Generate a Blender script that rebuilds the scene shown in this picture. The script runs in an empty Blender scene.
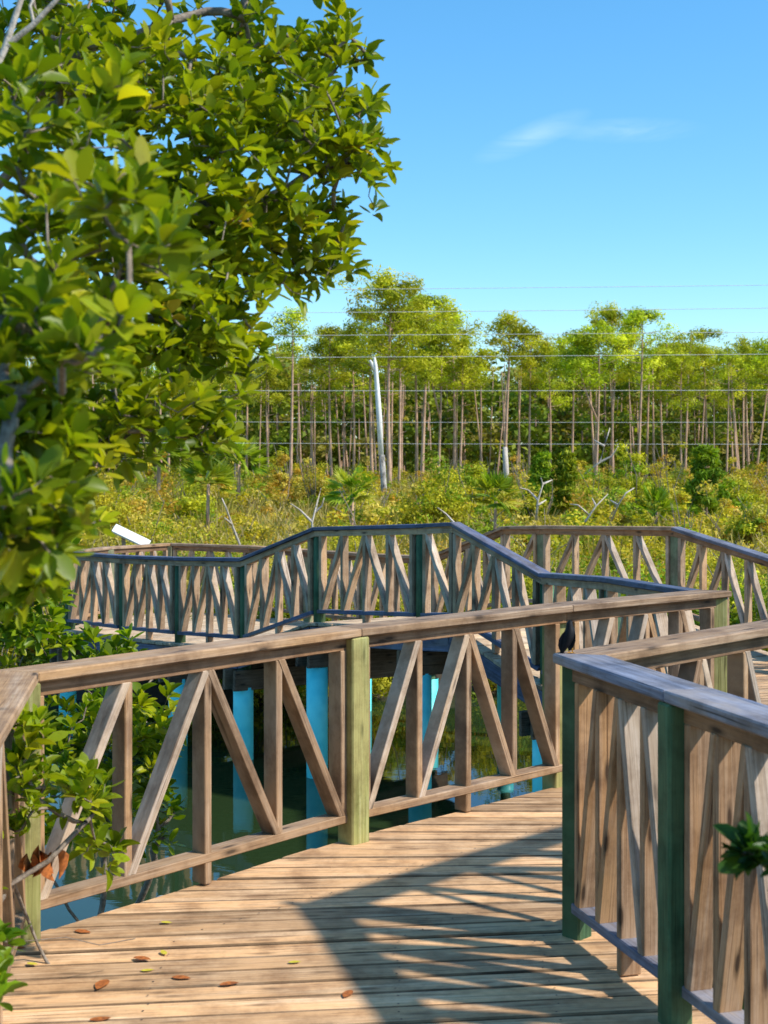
import bpy, bmesh, math, random
import numpy as np
from mathutils import Vector as V, Matrix

random.seed(7)
rng = np.random.default_rng(7)
sc = bpy.context.scene
COL = sc.collection
R = math.radians
EYE = 1.95
FPX = 1400.0
HR = 1.07            # handrail height above its deck
WATER = -1.6

# ------------------------------------------------------------------ tagging
def tag(o, label=None, cat=None, group=None, kind=None):
    if label: o['label'] = label
    if cat: o['category'] = cat
    if group: o['group'] = group
    if kind: o['kind'] = kind
    return o

def thing(name, label, cat, loc=(0, 0, 0), group=None):
    o = bpy.data.objects.new(name, None)
    o.empty_display_size = 0.2
    COL.objects.link(o)
    o.location = loc
    return tag(o, label, cat, group)

def link_mesh(name, me, mat, parent=None):
    o = bpy.data.objects.new(name, me)
    COL.objects.link(o)
    if mat is not None and not me.materials: me.materials.append(mat)
    if parent is not None: o.parent = parent
    return o

def root_loc(parent):
    p = V((0, 0, 0))
    while parent is not None:
        p = p + V(parent.location)
        parent = parent.parent
    return p

# ------------------------------------------------------------------ timber builder: world coordinates in, grain UVs out
class MB:
    def __init__(self):
        self.v = []; self.f = []; self.uv = []; self.r = []
    def hexa(self, c8, axis, bevel=0.005, rnd=None, side_rnd=None):
        """eight corners: four below (ccw seen from above), four above; grain runs along axis"""
        bm = bmesh.new()
        vs = [bm.verts.new(V(c)) for c in c8]
        for q in ((3, 2, 1, 0), (4, 5, 6, 7), (0, 1, 5, 4), (1, 2, 6, 5), (2, 3, 7, 6), (3, 0, 4, 7)):
            bm.faces.new([vs[i] for i in q])
        if bevel > 0:
            bmesh.ops.bevel(bm, geom=list(bm.edges), offset=bevel, segments=1, affect='EDGES', profile=0.5)
        bmesh.ops.recalc_face_normals(bm, faces=list(bm.faces)); bm.normal_update()
        a = V(axis).normalized()
        h = V((0, 0, 1)) if abs(a.z) < 0.8 else V((1, 0, 0))
        s = a.cross(h).normalized(); t = s.cross(a).normalized()
        ou, ov = random.uniform(0, 50), random.uniform(0, 50)
        if rnd is None: rnd = random.random()
        n0 = len(self.v); bm.verts.index_update()
        for w in bm.verts: self.v.append(tuple(w.co))
        for f in bm.faces:
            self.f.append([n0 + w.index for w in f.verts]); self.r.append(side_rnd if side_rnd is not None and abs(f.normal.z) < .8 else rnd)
            for w in f.verts:
                self.uv.append((w.co.dot(a) + ou, w.co.dot(s) + w.co.dot(t) + ov))
        bm.free()
    def beam(self, p0, p1, side, w, h, bevel=0.004, rnd=None):
        """bar from p0 to p1: w across 'side', h across the third axis"""
        p0, p1 = V(p0), V(p1); a = (p1 - p0).normalized(); s = V(side)
        s = (s - a * s.dot(a)).normalized(); u = a.cross(s).normalized()
        s = s * (w / 2); u = u * (h / 2)
        c = [p0 - s - u, p1 - s - u, p1 + s - u, p0 + s - u, p0 - s + u, p1 - s + u, p1 + s + u, p0 + s + u]
        self.hexa(c, a, bevel, rnd)
    def rod(self, pts, radii, n=10, rnd=None, caps=True):
        if rnd is None: rnd = random.random()
        rings = []; L = 0.0; ou = random.uniform(0, 50)
        pts = [V(p) for p in pts]
        for i, p in enumerate(pts):
            a = (pts[min(i + 1, len(pts) - 1)] - pts[max(i - 1, 0)]).normalized()
            h = V((0, 0, 1)) if abs(a.z) < 0.9 else V((1, 0, 0))
            s = a.cross(h).normalized(); t = s.cross(a)
            if i: L += (p - pts[i - 1]).length
            base = len(self.v)
            for k in range(n):
                g = 2 * math.pi * k / n
                self.v.append(tuple(p + (s * math.cos(g) + t * math.sin(g)) * radii[i]))
            rings.append((base, L, radii[i]))
        for (b0, l0, r0), (b1, l1, r1) in zip(rings[:-1], rings[1:]):
            for k in range(n):
                k2 = (k + 1) % n
                self.f.append([b0 + k, b0 + k2, b1 + k2, b1 + k]); self.r.append(rnd)
                c0, c1 = 2 * math.pi * k / n * r0, 2 * math.pi * (k + 1) / n * r0
                self.uv += [(l0 + ou, c0), (l0 + ou, c1), (l1 + ou, c1), (l1 + ou, c0)]
        if caps:
            for (b, l, r), rev in ((rings[0], False), (rings[-1], True)):
                idx = [b + k for k in range(n)]
                if not rev: pass
                self.f.append(idx if rev else idx[::-1]); self.r.append(rnd)
                self.uv += [(l + ou, 0.01 * k) for k in range(n)]
    def build(self, name, mat, parent=None, smooth=False):
        o = root_loc(parent)
        me = bpy.data.meshes.new(name)
        me.from_pydata([(x - o.x, y - o.y, z - o.z) for x, y, z in self.v], [], self.f)
        uvl = me.uv_layers.new(name='grain')
        uvl.data.foreach_set('uv', np.array(self.uv, dtype=np.float32).ravel())
        at = me.attributes.new('rnd', 'FLOAT', 'FACE')
        at.data.foreach_set('value', np.array(self.r, dtype=np.float32))
        if smooth: me.polygons.foreach_set('use_smooth', [True] * len(me.polygons))
        me.update()
        return link_mesh(name, me, mat, parent)

def np_mesh(name, verts, faces, mat, parent=None, col=None, smooth=False):
    """big meshes from arrays, verts (N,3) relative to the parent's place, faces (M,k), one colour per vertex"""
    verts = np.asarray(verts, dtype=np.float32); faces = np.asarray(faces, dtype=np.int32)
    me = bpy.data.meshes.new(name)
    k = faces.shape[1]
    me.vertices.add(len(verts)); me.vertices.foreach_set('co', verts.ravel())
    me.loops.add(faces.size); me.loops.foreach_set('vertex_index', faces.ravel())
    me.polygons.add(len(faces))
    me.polygons.foreach_set('loop_start', np.arange(0, faces.size, k, dtype=np.int32))
    me.polygons.foreach_set('loop_total', np.full(len(faces), k, dtype=np.int32))
    if smooth: me.polygons.foreach_set('use_smooth', np.ones(len(faces), dtype=bool))
    me.update(calc_edges=True)
    if col is not None:
        c = np.ones((len(verts), 4), dtype=np.float32); c[:, :3] = col
        at = me.attributes.new('col', 'FLOAT_COLOR', 'POINT')
        at.data.foreach_set('color', c.ravel())
    me.validate()
    return link_mesh(name, me, mat, parent)

# ------------------------------------------------------------------ materials
def new_mat(name):
    m = bpy.data.materials.new(name); m.use_nodes = True
    nt = m.node_tree
    return m, nt, nt.nodes, nt.links, nt.nodes['Principled BSDF']

def N(nt, typ, **kw):
    n = nt.nodes.new(typ)
    for k, v in kw.items():
        if k.startswith('i_'):
            key = k[2:]
            key = int(key) if key.isdigit() else key.replace('_', ' ')
            n.inputs[key].default_value = v
        else: setattr(n, k, v)
    return n

def ramp(nt, fac, stops):
    r = nt.nodes.new('ShaderNodeValToRGB')
    e = r.color_ramp.elements
    while len(e) > 1: e.remove(e[-1])
    e[0].position = stops[0][0]; e[0].color = (*stops[0][1], 1)
    for p, c in stops[1:]:
        x = e.new(p); x.color = (*c, 1)
    nt.links.new(fac, r.inputs['Fac'])
    return r.outputs['Color']

def mixc(nt, fac, a, b, mode='MIX'):
    m = nt.nodes.new('ShaderNodeMix'); m.data_type = 'RGBA'; m.blend_type = mode
    for sock, val in ((m.inputs[0], fac), (m.inputs[6], a), (m.inputs[7], b)):
        if hasattr(val, 'is_linked'): nt.links.new(val, sock)
        elif isinstance(val, tuple): sock.default_value = (*val, 1)
        else: sock.default_value = val
    return m.outputs[2]

def mth(nt, op, a, b=0.0, clamp=False):
    m = nt.nodes.new('ShaderNodeMath'); m.operation = op; m.use_clamp = clamp
    for i, val in enumerate((a, b)):
        if hasattr(val, 'is_linked'): nt.links.new(val, m.inputs[i])
        else: m.inputs[i].default_value = val
    return m.outputs[0]

def wood(name, dark, mid, light, warm, knots=1.0, rough=0.75, streak=1.0, bump=0.35, spec=0.25, var=.5):
    m, nt, nd, lk, bs = new_mat(name)
    uv = N(nt, 'ShaderNodeUVMap', uv_map='grain')
    mp = N(nt, 'ShaderNodeMapping'); mp.inputs['Scale'].default_value = (1.6, 42, 1); lk.new(uv.outputs[0], mp.inputs[0])
    n1 = N(nt, 'ShaderNodeTexNoise', i_Scale=1.0, i_Detail=5.0, i_Roughness=0.65, i_Distortion=0.5); lk.new(mp.outputs[0], n1.inputs[0])
    mp2 = N(nt, 'ShaderNodeMapping'); mp2.inputs['Scale'].default_value = (1.1, 7, 1); lk.new(uv.outputs[0], mp2.inputs[0])
    n2 = N(nt, 'ShaderNodeTexNoise', i_Scale=1.0, i_Detail=4.0, i_Roughness=0.6, i_Distortion=0.8); lk.new(mp2.outputs[0], n2.inputs[0])
    mp3 = N(nt, 'ShaderNodeMapping'); mp3.inputs['Scale'].default_value = (5, 150, 1); lk.new(uv.outputs[0], mp3.inputs[0])
    n3 = N(nt, 'ShaderNodeTexNoise', i_Scale=1.0, i_Detail=3.0, i_Roughness=0.6); lk.new(mp3.outputs[0], n3.inputs[0])
    at = N(nt, 'ShaderNodeAttribute', attribute_name='rnd', attribute_type='GEOMETRY')
    base = ramp(nt, n1.outputs[0], [(0.3, dark), (0.5, mid), (0.68, light)])
    tone = ramp(nt, n2.outputs[0], [(0.38, (0, 0, 0)), (0.66, (1, 1, 1))])
    f = mth(nt, 'MULTIPLY', tone, mth(nt, 'MULTIPLY_ADD', at.outputs['Fac'], 0.9))
    base = mixc(nt, f, base, warm)
    # per-board brightness
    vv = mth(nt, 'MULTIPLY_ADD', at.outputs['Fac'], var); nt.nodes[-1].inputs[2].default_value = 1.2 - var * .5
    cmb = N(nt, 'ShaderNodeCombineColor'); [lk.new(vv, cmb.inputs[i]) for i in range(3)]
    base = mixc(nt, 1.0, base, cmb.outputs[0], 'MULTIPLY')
    fine = ramp(nt, n3.outputs[0], [(0.32, (0.55, 0.5, 0.46)), (0.5, (1, 1, 1))])
    base = mixc(nt, 0.55 * streak, base, fine, 'MULTIPLY')
    mp4 = N(nt, 'ShaderNodeMapping'); mp4.inputs['Scale'].default_value = (1.3, 75, 1); mp4.inputs['Location'].default_value = (3.1, 7.7, 0); lk.new(uv.outputs[0], mp4.inputs[0])
    n4 = N(nt, 'ShaderNodeTexNoise', i_Scale=1.0, i_Detail=2.5, i_Roughness=0.55, i_Distortion=0.3); lk.new(mp4.outputs[0], n4.inputs[0])
    crack = ramp(nt, n4.outputs[0], [(0.30, (0.22, 0.18, 0.15)), (0.37, (1, 1, 1))])
    base = mixc(nt, 0.85, base, crack, 'MULTIPLY')
    tco = N(nt, 'ShaderNodeTexCoord')
    n5 = N(nt, 'ShaderNodeTexNoise', i_Scale=4.5, i_Detail=5.0, i_Roughness=0.7); lk.new(tco.outputs['Object'], n5.inputs[0])
    base = mixc(nt, 0.8, base, ramp(nt, n5.outputs[0], [(0.34, (0.52, 0.47, 0.44)), (0.55, (1, 1, 1)), (0.72, (1.12, 1.12, 1.14))]), 'MULTIPLY')
    if knots > 0:
        mpk = N(nt, 'ShaderNodeMapping'); mpk.inputs['Scale'].default_value = (2.4, 9, 1); lk.new(uv.outputs[0], mpk.inputs[0])
        vo = N(nt, 'ShaderNodeTexVoronoi', voronoi_dimensions='2D', i_Scale=1.0, i_Randomness=1.0); lk.new(mpk.outputs[0], vo.inputs[0])
        kf = ramp(nt, vo.outputs['Distance'], [(0.05, (1, 1, 1)), (0.09, (0.55, 0.55, 0.55)), (0.17, (0, 0, 0))])
        sel = mth(nt, 'GREATER_THAN', N(nt, 'ShaderNodeSeparateColor').outputs[0], 0.5)
        lk.new(vo.outputs['Color'], nt.nodes[-2].inputs[0])
        kf = mth(nt, 'MULTIPLY', kf, sel)
        base = mixc(nt, mth(nt, 'MULTIPLY', kf, 0.95 * knots, clamp=True), base, tuple(c * 0.4 for c in dark))
    lk.new(base, bs.inputs['Base Color'])
    bs.inputs['Roughness'].default_value = rough
    bs.inputs['Specular IOR Level'].default_value = spec
    bp = N(nt, 'ShaderNodeBump', i_Strength=bump, i_Distance=0.004)
    hh = mth(nt, 'ADD', n1.outputs[0], n3.outputs[0]); lk.new(hh, bp.inputs['Height']); lk.new(bp.outputs[0], bs.inputs['Normal'])
    return m

def leafmat(name, trans=0.3, rough=0.42, spec=0.35, var=0.25):
    m, nt, nd, lk, bs = new_mat(name)
    at = N(nt, 'ShaderNodeAttribute', attribute_name='col', attribute_type='GEOMETRY')
    oi = N(nt, 'ShaderNodeObjectInfo')
    hs = N(nt, 'ShaderNodeHueSaturation')
    lk.new(at.outputs['Color'], hs.inputs['Color'])
    v = mth(nt, 'MULTIPLY_ADD', oi.outputs['Random'], var); nt.nodes[-1].inputs[2].default_value = 1 - var / 2
    h = mth(nt, 'MULTIPLY_ADD', oi.outputs['Random'], 0.03); nt.nodes[-1].inputs[2].default_value = 0.493
    lk.new(v, hs.inputs['Value']); lk.new(h, hs.inputs['Hue'])
    tco = N(nt, 'ShaderNodeTexCoord')
    ns_ = N(nt, 'ShaderNodeTexNoise', i_Scale=38.0, i_Detail=3.0, i_Roughness=0.6); lk.new(tco.outputs['Object'], ns_.inputs[0])
    wear = ramp(nt, ns_.outputs[0], [(0.30, (0.62, 0.52, 0.42)), (0.42, (1, 1, 1)), (0.62, (1, 1, 1)), (0.74, (1.18, 1.12, 0.9))])
    worn = mixc(nt, 0.85, hs.outputs[0], wear, 'MULTIPLY')
    lk.new(worn, bs.inputs['Base Color'])
    bs.inputs['Roughness'].default_value = rough; bs.inputs['Specular IOR Level'].default_value = spec
    tr = N(nt, 'ShaderNodeBsdfTranslucent')
    br = mixc(nt, 1.0, hs.outputs[0], (1.45, 1.45, 0.4), 'MULTIPLY'); lk.new(br, tr.inputs[0])
    mx = N(nt, 'ShaderNodeMixShader', i_0=trans); lk.new(bs.outputs[0], mx.inputs[1]); lk.new(tr.outputs[0], mx.inputs[2])
    lk.new(mx.outputs[0], nd['Material Output'].inputs[0])
    return m

def bark(name, a, b, scale=(6, 6, 1.5), rough=0.9):
    m, nt, nd, lk, bs = new_mat(name)
    tc = N(nt, 'ShaderNodeTexCoord'); mp = N(nt, 'ShaderNodeMapping'); mp.inputs['Scale'].default_value = scale
    lk.new(tc.outputs['Object'], mp.inputs[0])
    n1 = N(nt, 'ShaderNodeTexNoise', i_Scale=1.0, i_Detail=5.0, i_Roughness=0.7); lk.new(mp.outputs[0], n1.inputs[0])
    lk.new(ramp(nt, n1.outputs[0], [(0.32, a), (0.64, b)]), bs.inputs['Base Color'])
    bs.inputs['Roughness'].default_value = rough; bs.inputs['Specular IOR Level'].default_value = 0.15
    bp = N(nt, 'ShaderNodeBump', i_Strength=0.5, i_Distance=0.02); lk.new(n1.outputs[0], bp.inputs['Height']); lk.new(bp.outputs[0], bs.inputs['Normal'])
    return m

def plain(name, c, rough=0.6, spec=0.3, c2=None, scale=8.0):
    m, nt, nd, lk, bs = new_mat(name)
    if c2 is None: c2 = tuple(x * 0.75 for x in c)
    tc = N(nt, 'ShaderNodeTexCoord')
    n1 = N(nt, 'ShaderNodeTexNoise', i_Scale=scale, i_Detail=4.0); lk.new(tc.outputs['Object'], n1.inputs[0])
    lk.new(ramp(nt, n1.outputs[0], [(0.38, c2), (0.6, c)]), bs.inputs['Base Color'])
    bs.inputs['Roughness'].default_value = rough; bs.inputs['Specular IOR Level'].default_value = spec
    return m

M = {}
M['rail'] = wood('weathered_rail_wood', (0.160, 0.100, 0.060), (0.287, 0.192, 0.120), (0.399, 0.295, 0.207), (0.319, 0.192, 0.096))
M['brace_pale'] = wood('sky_lit_brace_wood', (0.252, 0.185, 0.134), (0.403, 0.323, 0.252), (0.504, 0.428, 0.361), (0.386, 0.286, 0.193), knots=0.8)  # paler tone paints sky light onto the braces of one slant
M['brace_brown'] = wood('brown_brace_wood', (0.109, 0.063, 0.034), (0.210, 0.126, 0.071), (0.302, 0.197, 0.126), (0.235, 0.126, 0.059))
M['bridge_wood'] = wood('bridge_baluster_wood', (0.202, 0.126, 0.076), (0.353, 0.244, 0.155), (0.454, 0.344, 0.252), (0.378, 0.235, 0.126))
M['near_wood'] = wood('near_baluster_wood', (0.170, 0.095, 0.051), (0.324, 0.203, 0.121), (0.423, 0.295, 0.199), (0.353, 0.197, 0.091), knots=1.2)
M['deck'] = wood('deck_board_wood', (0.165, 0.095, 0.048), (0.411, 0.263, 0.144), (0.593, 0.417, 0.259), (0.494, 0.291, 0.141), knots=0.6, streak=1.0, bump=0.6, var=1.0)
M['deck_pale'] = wood('bridge_deck_wood', (0.302, 0.218, 0.143), (0.470, 0.361, 0.244), (0.571, 0.470, 0.353), (0.487, 0.344, 0.202), knots=0.3)
M['blue_cap'] = wood('navy_wood', (0.034, 0.042, 0.071), (0.079, 0.096, 0.166), (0.150, 0.172, 0.257), (0.105, 0.100, 0.114), knots=0.2, rough=0.6)  # navy base tone for bridge caps, bottom rails and edge beams
M['grey_cap'] = wood('blue_grey_wood', (0.065, 0.072, 0.103), (0.144, 0.163, 0.224), (0.230, 0.255, 0.331), (0.202, 0.179, 0.172), knots=0.3, rough=0.6)  # blue-grey base tone for caps and the near bottom rail
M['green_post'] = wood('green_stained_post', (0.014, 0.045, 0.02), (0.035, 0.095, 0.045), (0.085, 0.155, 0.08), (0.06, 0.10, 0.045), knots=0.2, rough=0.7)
M['fresh_post'] = wood('pale_green_treated_post', (0.118, 0.126, 0.034), (0.227, 0.227, 0.076), (0.319, 0.311, 0.143), (0.252, 0.227, 0.084), knots=0.6)
M['far_post'] = wood('faded_green_post', (0.059, 0.101, 0.050), (0.126, 0.176, 0.092), (0.218, 0.252, 0.151), (0.235, 0.193, 0.118), knots=0.3)
M['beam'] = wood('dark_beam_wood', (0.06, 0.04, 0.026), (0.13, 0.09, 0.06), (0.21, 0.155, 0.11), (0.14, 0.09, 0.05))
M['sleeve'] = plain('turquoise_pile_sleeve', (0.17, 0.84, 0.84), 0.4, 0.3, (0.10, 0.70, 0.74), 4.0)
M['mangrove'] = leafmat('mangrove_leaf', 0.44, 0.40, 0.28, 0.0)
M['needle'] = leafmat('pine_needles', 0.35, 0.6, 0.15, 0.35)
M['scrub'] = leafmat('scrub_leaves', 0.35, 0.6, 0.15, 0.2)
M['twig'] = bark('mangrove_twig', (0.12, 0.09, 0.065), (0.30, 0.25, 0.20), (30, 30, 30))
M['pale_twig'] = bark('bleached_branch', (0.34, 0.28, 0.22), (0.58, 0.52, 0.45), (20, 20, 20))
M['pine_bark'] = bark('pine_bark', (0.28, 0.165, 0.105), (0.58, 0.39, 0.27), (5, 5, 1.6))
M['snag'] = bark('bleached_snag', (0.62, 0.58, 0.52), (0.85, 0.83, 0.79), (4, 4, 1))
M['snag_low'] = bark('charred_snag_base', (0.02, 0.018, 0.015), (0.5, 0.46, 0.4), (9, 9, 3))
M['bird'] = plain('black_feathers', (0.006, 0.006, 0.007), 0.65, 0.2, (0.003, 0.003, 0.004), 40)
M['bird_leg'] = plain('orange_bird_leg', (0.55, 0.28, 0.05), 0.6)
M['white_panel'] = plain('white_panel_paint', (0.80, 0.80, 0.77), 0.35, 0.5, (0.72, 0.72, 0.69), 5)
M['wire'] = plain('aluminium_wire', (0.66, 0.66, 0.62), 0.5, 0.4, (0.5, .5, .47))
M['dead_leaf'] = plain('dead_leaf_orange', (0.42, 0.13, 0.03), 0.7, 0.2, (0.22, 0.07, 0.02), 60)
M['yellow_leaf'] = plain('fallen_leaf_yellow', (0.55, 0.46, 0.05), 0.7, 0.2, (0.45, 0.36, 0.03), 60)

# ------------------------------------------------------------------ railings
def unit2(a, b):
    d = V((b[0] - a[0], b[1] - a[1], 0)); return d.normalized()

def miter(prev, p, nxt, half):
    """offset from p to the left corner of a mitred strip"""
    if prev is None: t = unit2(p, nxt); n = V((-t.y, t.x, 0)); return n * half
    if nxt is None: t = unit2(prev, p); n = V((-t.y, t.x, 0)); return n * half
    t0, t1 = unit2(prev, p), unit2(p, nxt)
    n0, n1 = V((-t0.y, t0.x, 0)), V((-t1.y, t1.x, 0))
    b = (n0 + n1).normalized()
    return b * min(half / max(b.dot(n0), 0.3), half * 2.2)

def railing(name, label, pts, mats, before=None, after=None, spans=None, cap_w=0.145, bal_w=0.042,
            side=1, round_posts=False, post=0.12, post_drop=0.35, cap_mats=None, hr=HR, post_off=None, bal_d=0.092, post_skip=(), group='boardwalk railings', down_to=None):
    """pts: (x, y, deck z, has_post); side: +1 posts stand proud to the left of the running line"""
    P = [V((p[0], p[1], p[2])) for p in pts]
    mid = P[len(P) // 2]
    root = thing(name, label, 'railing', (mid.x, mid.y, mid.z), group)
    n = len(P)
    offs = []
    for i in range(n):
        pr = P[i - 1] if i else before
        nx = P[i + 1] if i < n - 1 else after
        offs.append((pr, P[i], nx))
    for i in range(n - 1):
        a, b = P[i], P[i + 1]
        t = unit2(a, b); nrm = V((-t.y, t.x, 0)); full = (b - a)
        L = V((full.x, full.y, 0)).length
        def at(s, h):            # point on the panel line at distance s, height h above the deck
            return a + full * (s / L) + V((0, 0, h))
        def strip(half, ztop, th, matk, nm, bevel=0.006):
            m0 = miter(*offs[i], half); m1 = miter(*offs[i + 1], half)
            z1 = V((0, 0, ztop)); z0 = V((0, 0, ztop - th))
            e = V((0, 0, 0))
            c = [a - m0 + z0, b - m1 + z0, b + m1 + z0, a + m0 + z0, a - m0 + z1, b - m1 + z1, b + m1 + z1, a + m0 + z1]
            m = MB(); m.hexa(c, full, bevel); m.build(nm, M[matk], root)
        capm = (cap_mats or {}).get(i, mats['cap'])
        strip(cap_w / 2, hr, 0.042, capm, 'cap_rail')
        strip(bal_d * .5 - .004, hr - 0.043, 0.066, mats['under'], 'under_rail', 0.003)
        # bottom rail between the posts
        pa = post / 2 if pts[i][3] else 0.0; pb = post / 2 if pts[i + 1][3] else 0.0
        m = MB(); zb = 0.125
        m.beam(at(pa - 0.02, zb), at(L - pb + 0.02, zb), nrm, bal_d + .008, 0.042); m.build('bottom_rail', M[mats['bottom']], root)
        ns = (spans or {}).get(i, 4)
        s0 = pa + bal_w / 2 + 0.006; s1 = L - pb - bal_w / 2 - 0.006
        ss = [s0 + (s1 - s0) * k / ns for k in range(ns + 1)]
        zt = hr - 0.1075; zv = 0.146
        for k, s in enumerate(ss):
            if ns > 1 and k == ns // 2: z0 = 0.004
            else: z0 = zv - 0.004
            m = MB(); jt = random.uniform(-0.004, 0.004)
            m.beam(at(s + jt, z0), at(s, zt), t, bal_w, bal_d); m.build('baluster', M[mats['bal']], root)
        pat = {4: '//\\\\', 1: '/', 2: '/\\'}[ns]
        for k in range(ns):
            e = bal_w * 0.30
            lo, hi = (k, k + 1) if pat[k] == '/' else (k + 1, k)
            sl = ss[lo] + (e if lo < hi else -e); sh = ss[hi] - (e if lo < hi else -e)
            Ld = math.hypot(sh - sl, zt - zv); hw = bal_w * .5 * Ld / (zt - zv)
            hw = min(hw, abs(sh - sl) * .5); td = (bal_d - 0.002) / 2
            yo = nrm * 0.004 * side; nd_ = nrm * td
            zlo, zhi = zv - .002, zt + .003
            c = [at(sl - hw, zlo) + yo - nd_, at(sl + hw, zlo) + yo - nd_, at(sl + hw, zlo) + yo + nd_, at(sl - hw, zlo) + yo + nd_,
                 at(sh - hw, zhi) + yo - nd_, at(sh + hw, zhi) + yo - nd_, at(sh + hw, zhi) + yo + nd_, at(sh - hw, zhi) + yo + nd_]
            m = MB(); m.hexa(c, at(sh, zhi) - at(sl, zlo), 0.003)
            bk = mats['up'] if pat[k] == '/' else mats['down']
            m.build('brace', M[bk], root)
    for i, p in enumerate(P):
        if not pts[i][3] or i in post_skip: continue
        pr = P[i - 1] if i else before; nx = P[i + 1] if i < n - 1 else after
        t = unit2(pr if pr is not None else p, nx if nx is not None else p)
        if pr is not None and nx is not None: t = unit2(p, nx)
        nrm = V((-t.y, t.x, 0)); m = MB()
        off = nrm * ((post_off or {}).get(i, 0.035 * side))
        bot = p + off + V((0, 0, -post_drop)); top = p + off + V((0, 0, hr - 0.044))
        if round_posts: m.rod([bot, top], [post / 2 * 1.03, post / 2], 14); m.build('post', M[mats['post']], root, smooth=True)
        else: m.beam(bot, top, nrm, post, post, 0.008); m.build('post', M[mats['post']], root)
    return root

P0 = (-1.22, 3.92, 0, 1); P1 = (-1.5, 5.70, 0, 1); P2 = (-0.18, 7.2, 0, 1); P3 = (1.06, 8.36, 0, 1); P4 = (2.19, 9.25, 0, 1)
A = (0.80, 5.74, 0, 1); B = (1.055, 4.86, 0, 1); B2 = (1.31, 3.98, 0, 1); B3 = (1.59, 3.0, 0, 1)
N608 = (1.85, 11.55, -.085, 1); N545 = (1.54, 13.41, -.20, 1); N454 = (0.722, 14.23, .25, 0); N420 = (.375, 14.57, .215, 1)
N317 = (-.75, 15.7, .13, 1); N243 = (-1.67, 16.62, -.28, 1); N178 = (-2.58, 17.53, -.335, 1); N122 = (-3.44, 18.39, -.37, 1); N68 = (-4.36, 19.3, -.38, 1)
K1 = (-4.15, 21.0, -.42, 1); K2 = (-3.35, 21.9, -.42, 1)
Fa = (-2.06, 21.6, -.44, 1); Fb = (-1.14, 20.69, -.44, 1); Fc = (-.28, 19.83, -.44, 1); Fd = (.63, 18.92, -.42, 1)
F505 = (1.56, 18.0, .03, 0); F543 = (1.97, 17.5, .06, 1); F676 = (3.32, 15.95, .12, 1); Fe = (4.2, 14.9, -.18, 1); Ff = (4.95, 13.2, -.10, 1)
V2 = lambda p: V((p[0], p[1], p[2]))

nat = dict(cap='rail', under='brace_brown', bottom='rail', bal='rail', up='brace_pale', down='rail', post='fresh_post')
railing('boardwalk_railing', 'brown timber railing with pale green posts along the near deck edge by the water',
        [P0, P1, P2, P3, P4], nat, after=V2(N608), side=-1, hr=1.09, cap_w=0.19, post_off={3: .05, 4: .0})
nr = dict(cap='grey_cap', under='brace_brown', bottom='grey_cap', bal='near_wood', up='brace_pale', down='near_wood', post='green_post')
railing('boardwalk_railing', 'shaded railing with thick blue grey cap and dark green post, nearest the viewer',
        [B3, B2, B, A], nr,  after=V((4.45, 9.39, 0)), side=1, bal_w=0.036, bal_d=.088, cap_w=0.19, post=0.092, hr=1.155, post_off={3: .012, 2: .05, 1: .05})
ret = dict(cap='rail', under='brace_brown', bottom='rail', bal='rail', up='brace_brown', down='brace_pale', post='fresh_post')
railing('boardwalk_railing', 'brown railing running back from the corner where the black bird perches',
        [A, (2.0, 6.94, 0, 1), (3.25, 8.19, 0, 1), (4.45, 9.39, 0, 1)], ret, before=V2(B), side=-1, cap_w=0.19, hr=1.155, post_skip=(0,))
bri = dict(cap='blue_cap', under='bridge_wood', bottom='blue_cap', bal='bridge_wood', up='brace_pale', down='bridge_wood', post='green_post')
railing('boardwalk_railing', 'navy capped railing with dark green posts on the hump of the bridge, water side',
        [P4, N608, N545, N454, N420, N317, N243, N178, N122, N68], bri, before=V2(P3), after=V2(K1), side=-1, spans={3: 1},
        round_posts=True, post=0.135, post_skip=(0,))
far = dict(cap='rail', under='brace_brown', bottom='rail', bal='bridge_wood', up='bridge_wood', down='brace_pale', post='far_post')
railing('boardwalk_railing', 'far railing of the bridge with faded green posts in front of the marsh scrub',
        [K2, Fa, Fb, Fc, Fd, F505, F543, F676, Fe, Ff], far, before=V2(K1), after=V((5.1, 11.5, 0)), side=1, spans={5: 1},
        post=0.12, cap_mats={7: 'grey_cap', 8: 'grey_cap'}, cap_w=0.16, post_skip=(0,))
railing('boardwalk_railing', 'short brown railing closing the far end of the bridge under the white panel',
        [N68, K1, K2], far, before=V2(N122), after=V2(Fa), side=-1, post=0.12, post_skip=(0,))

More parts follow.
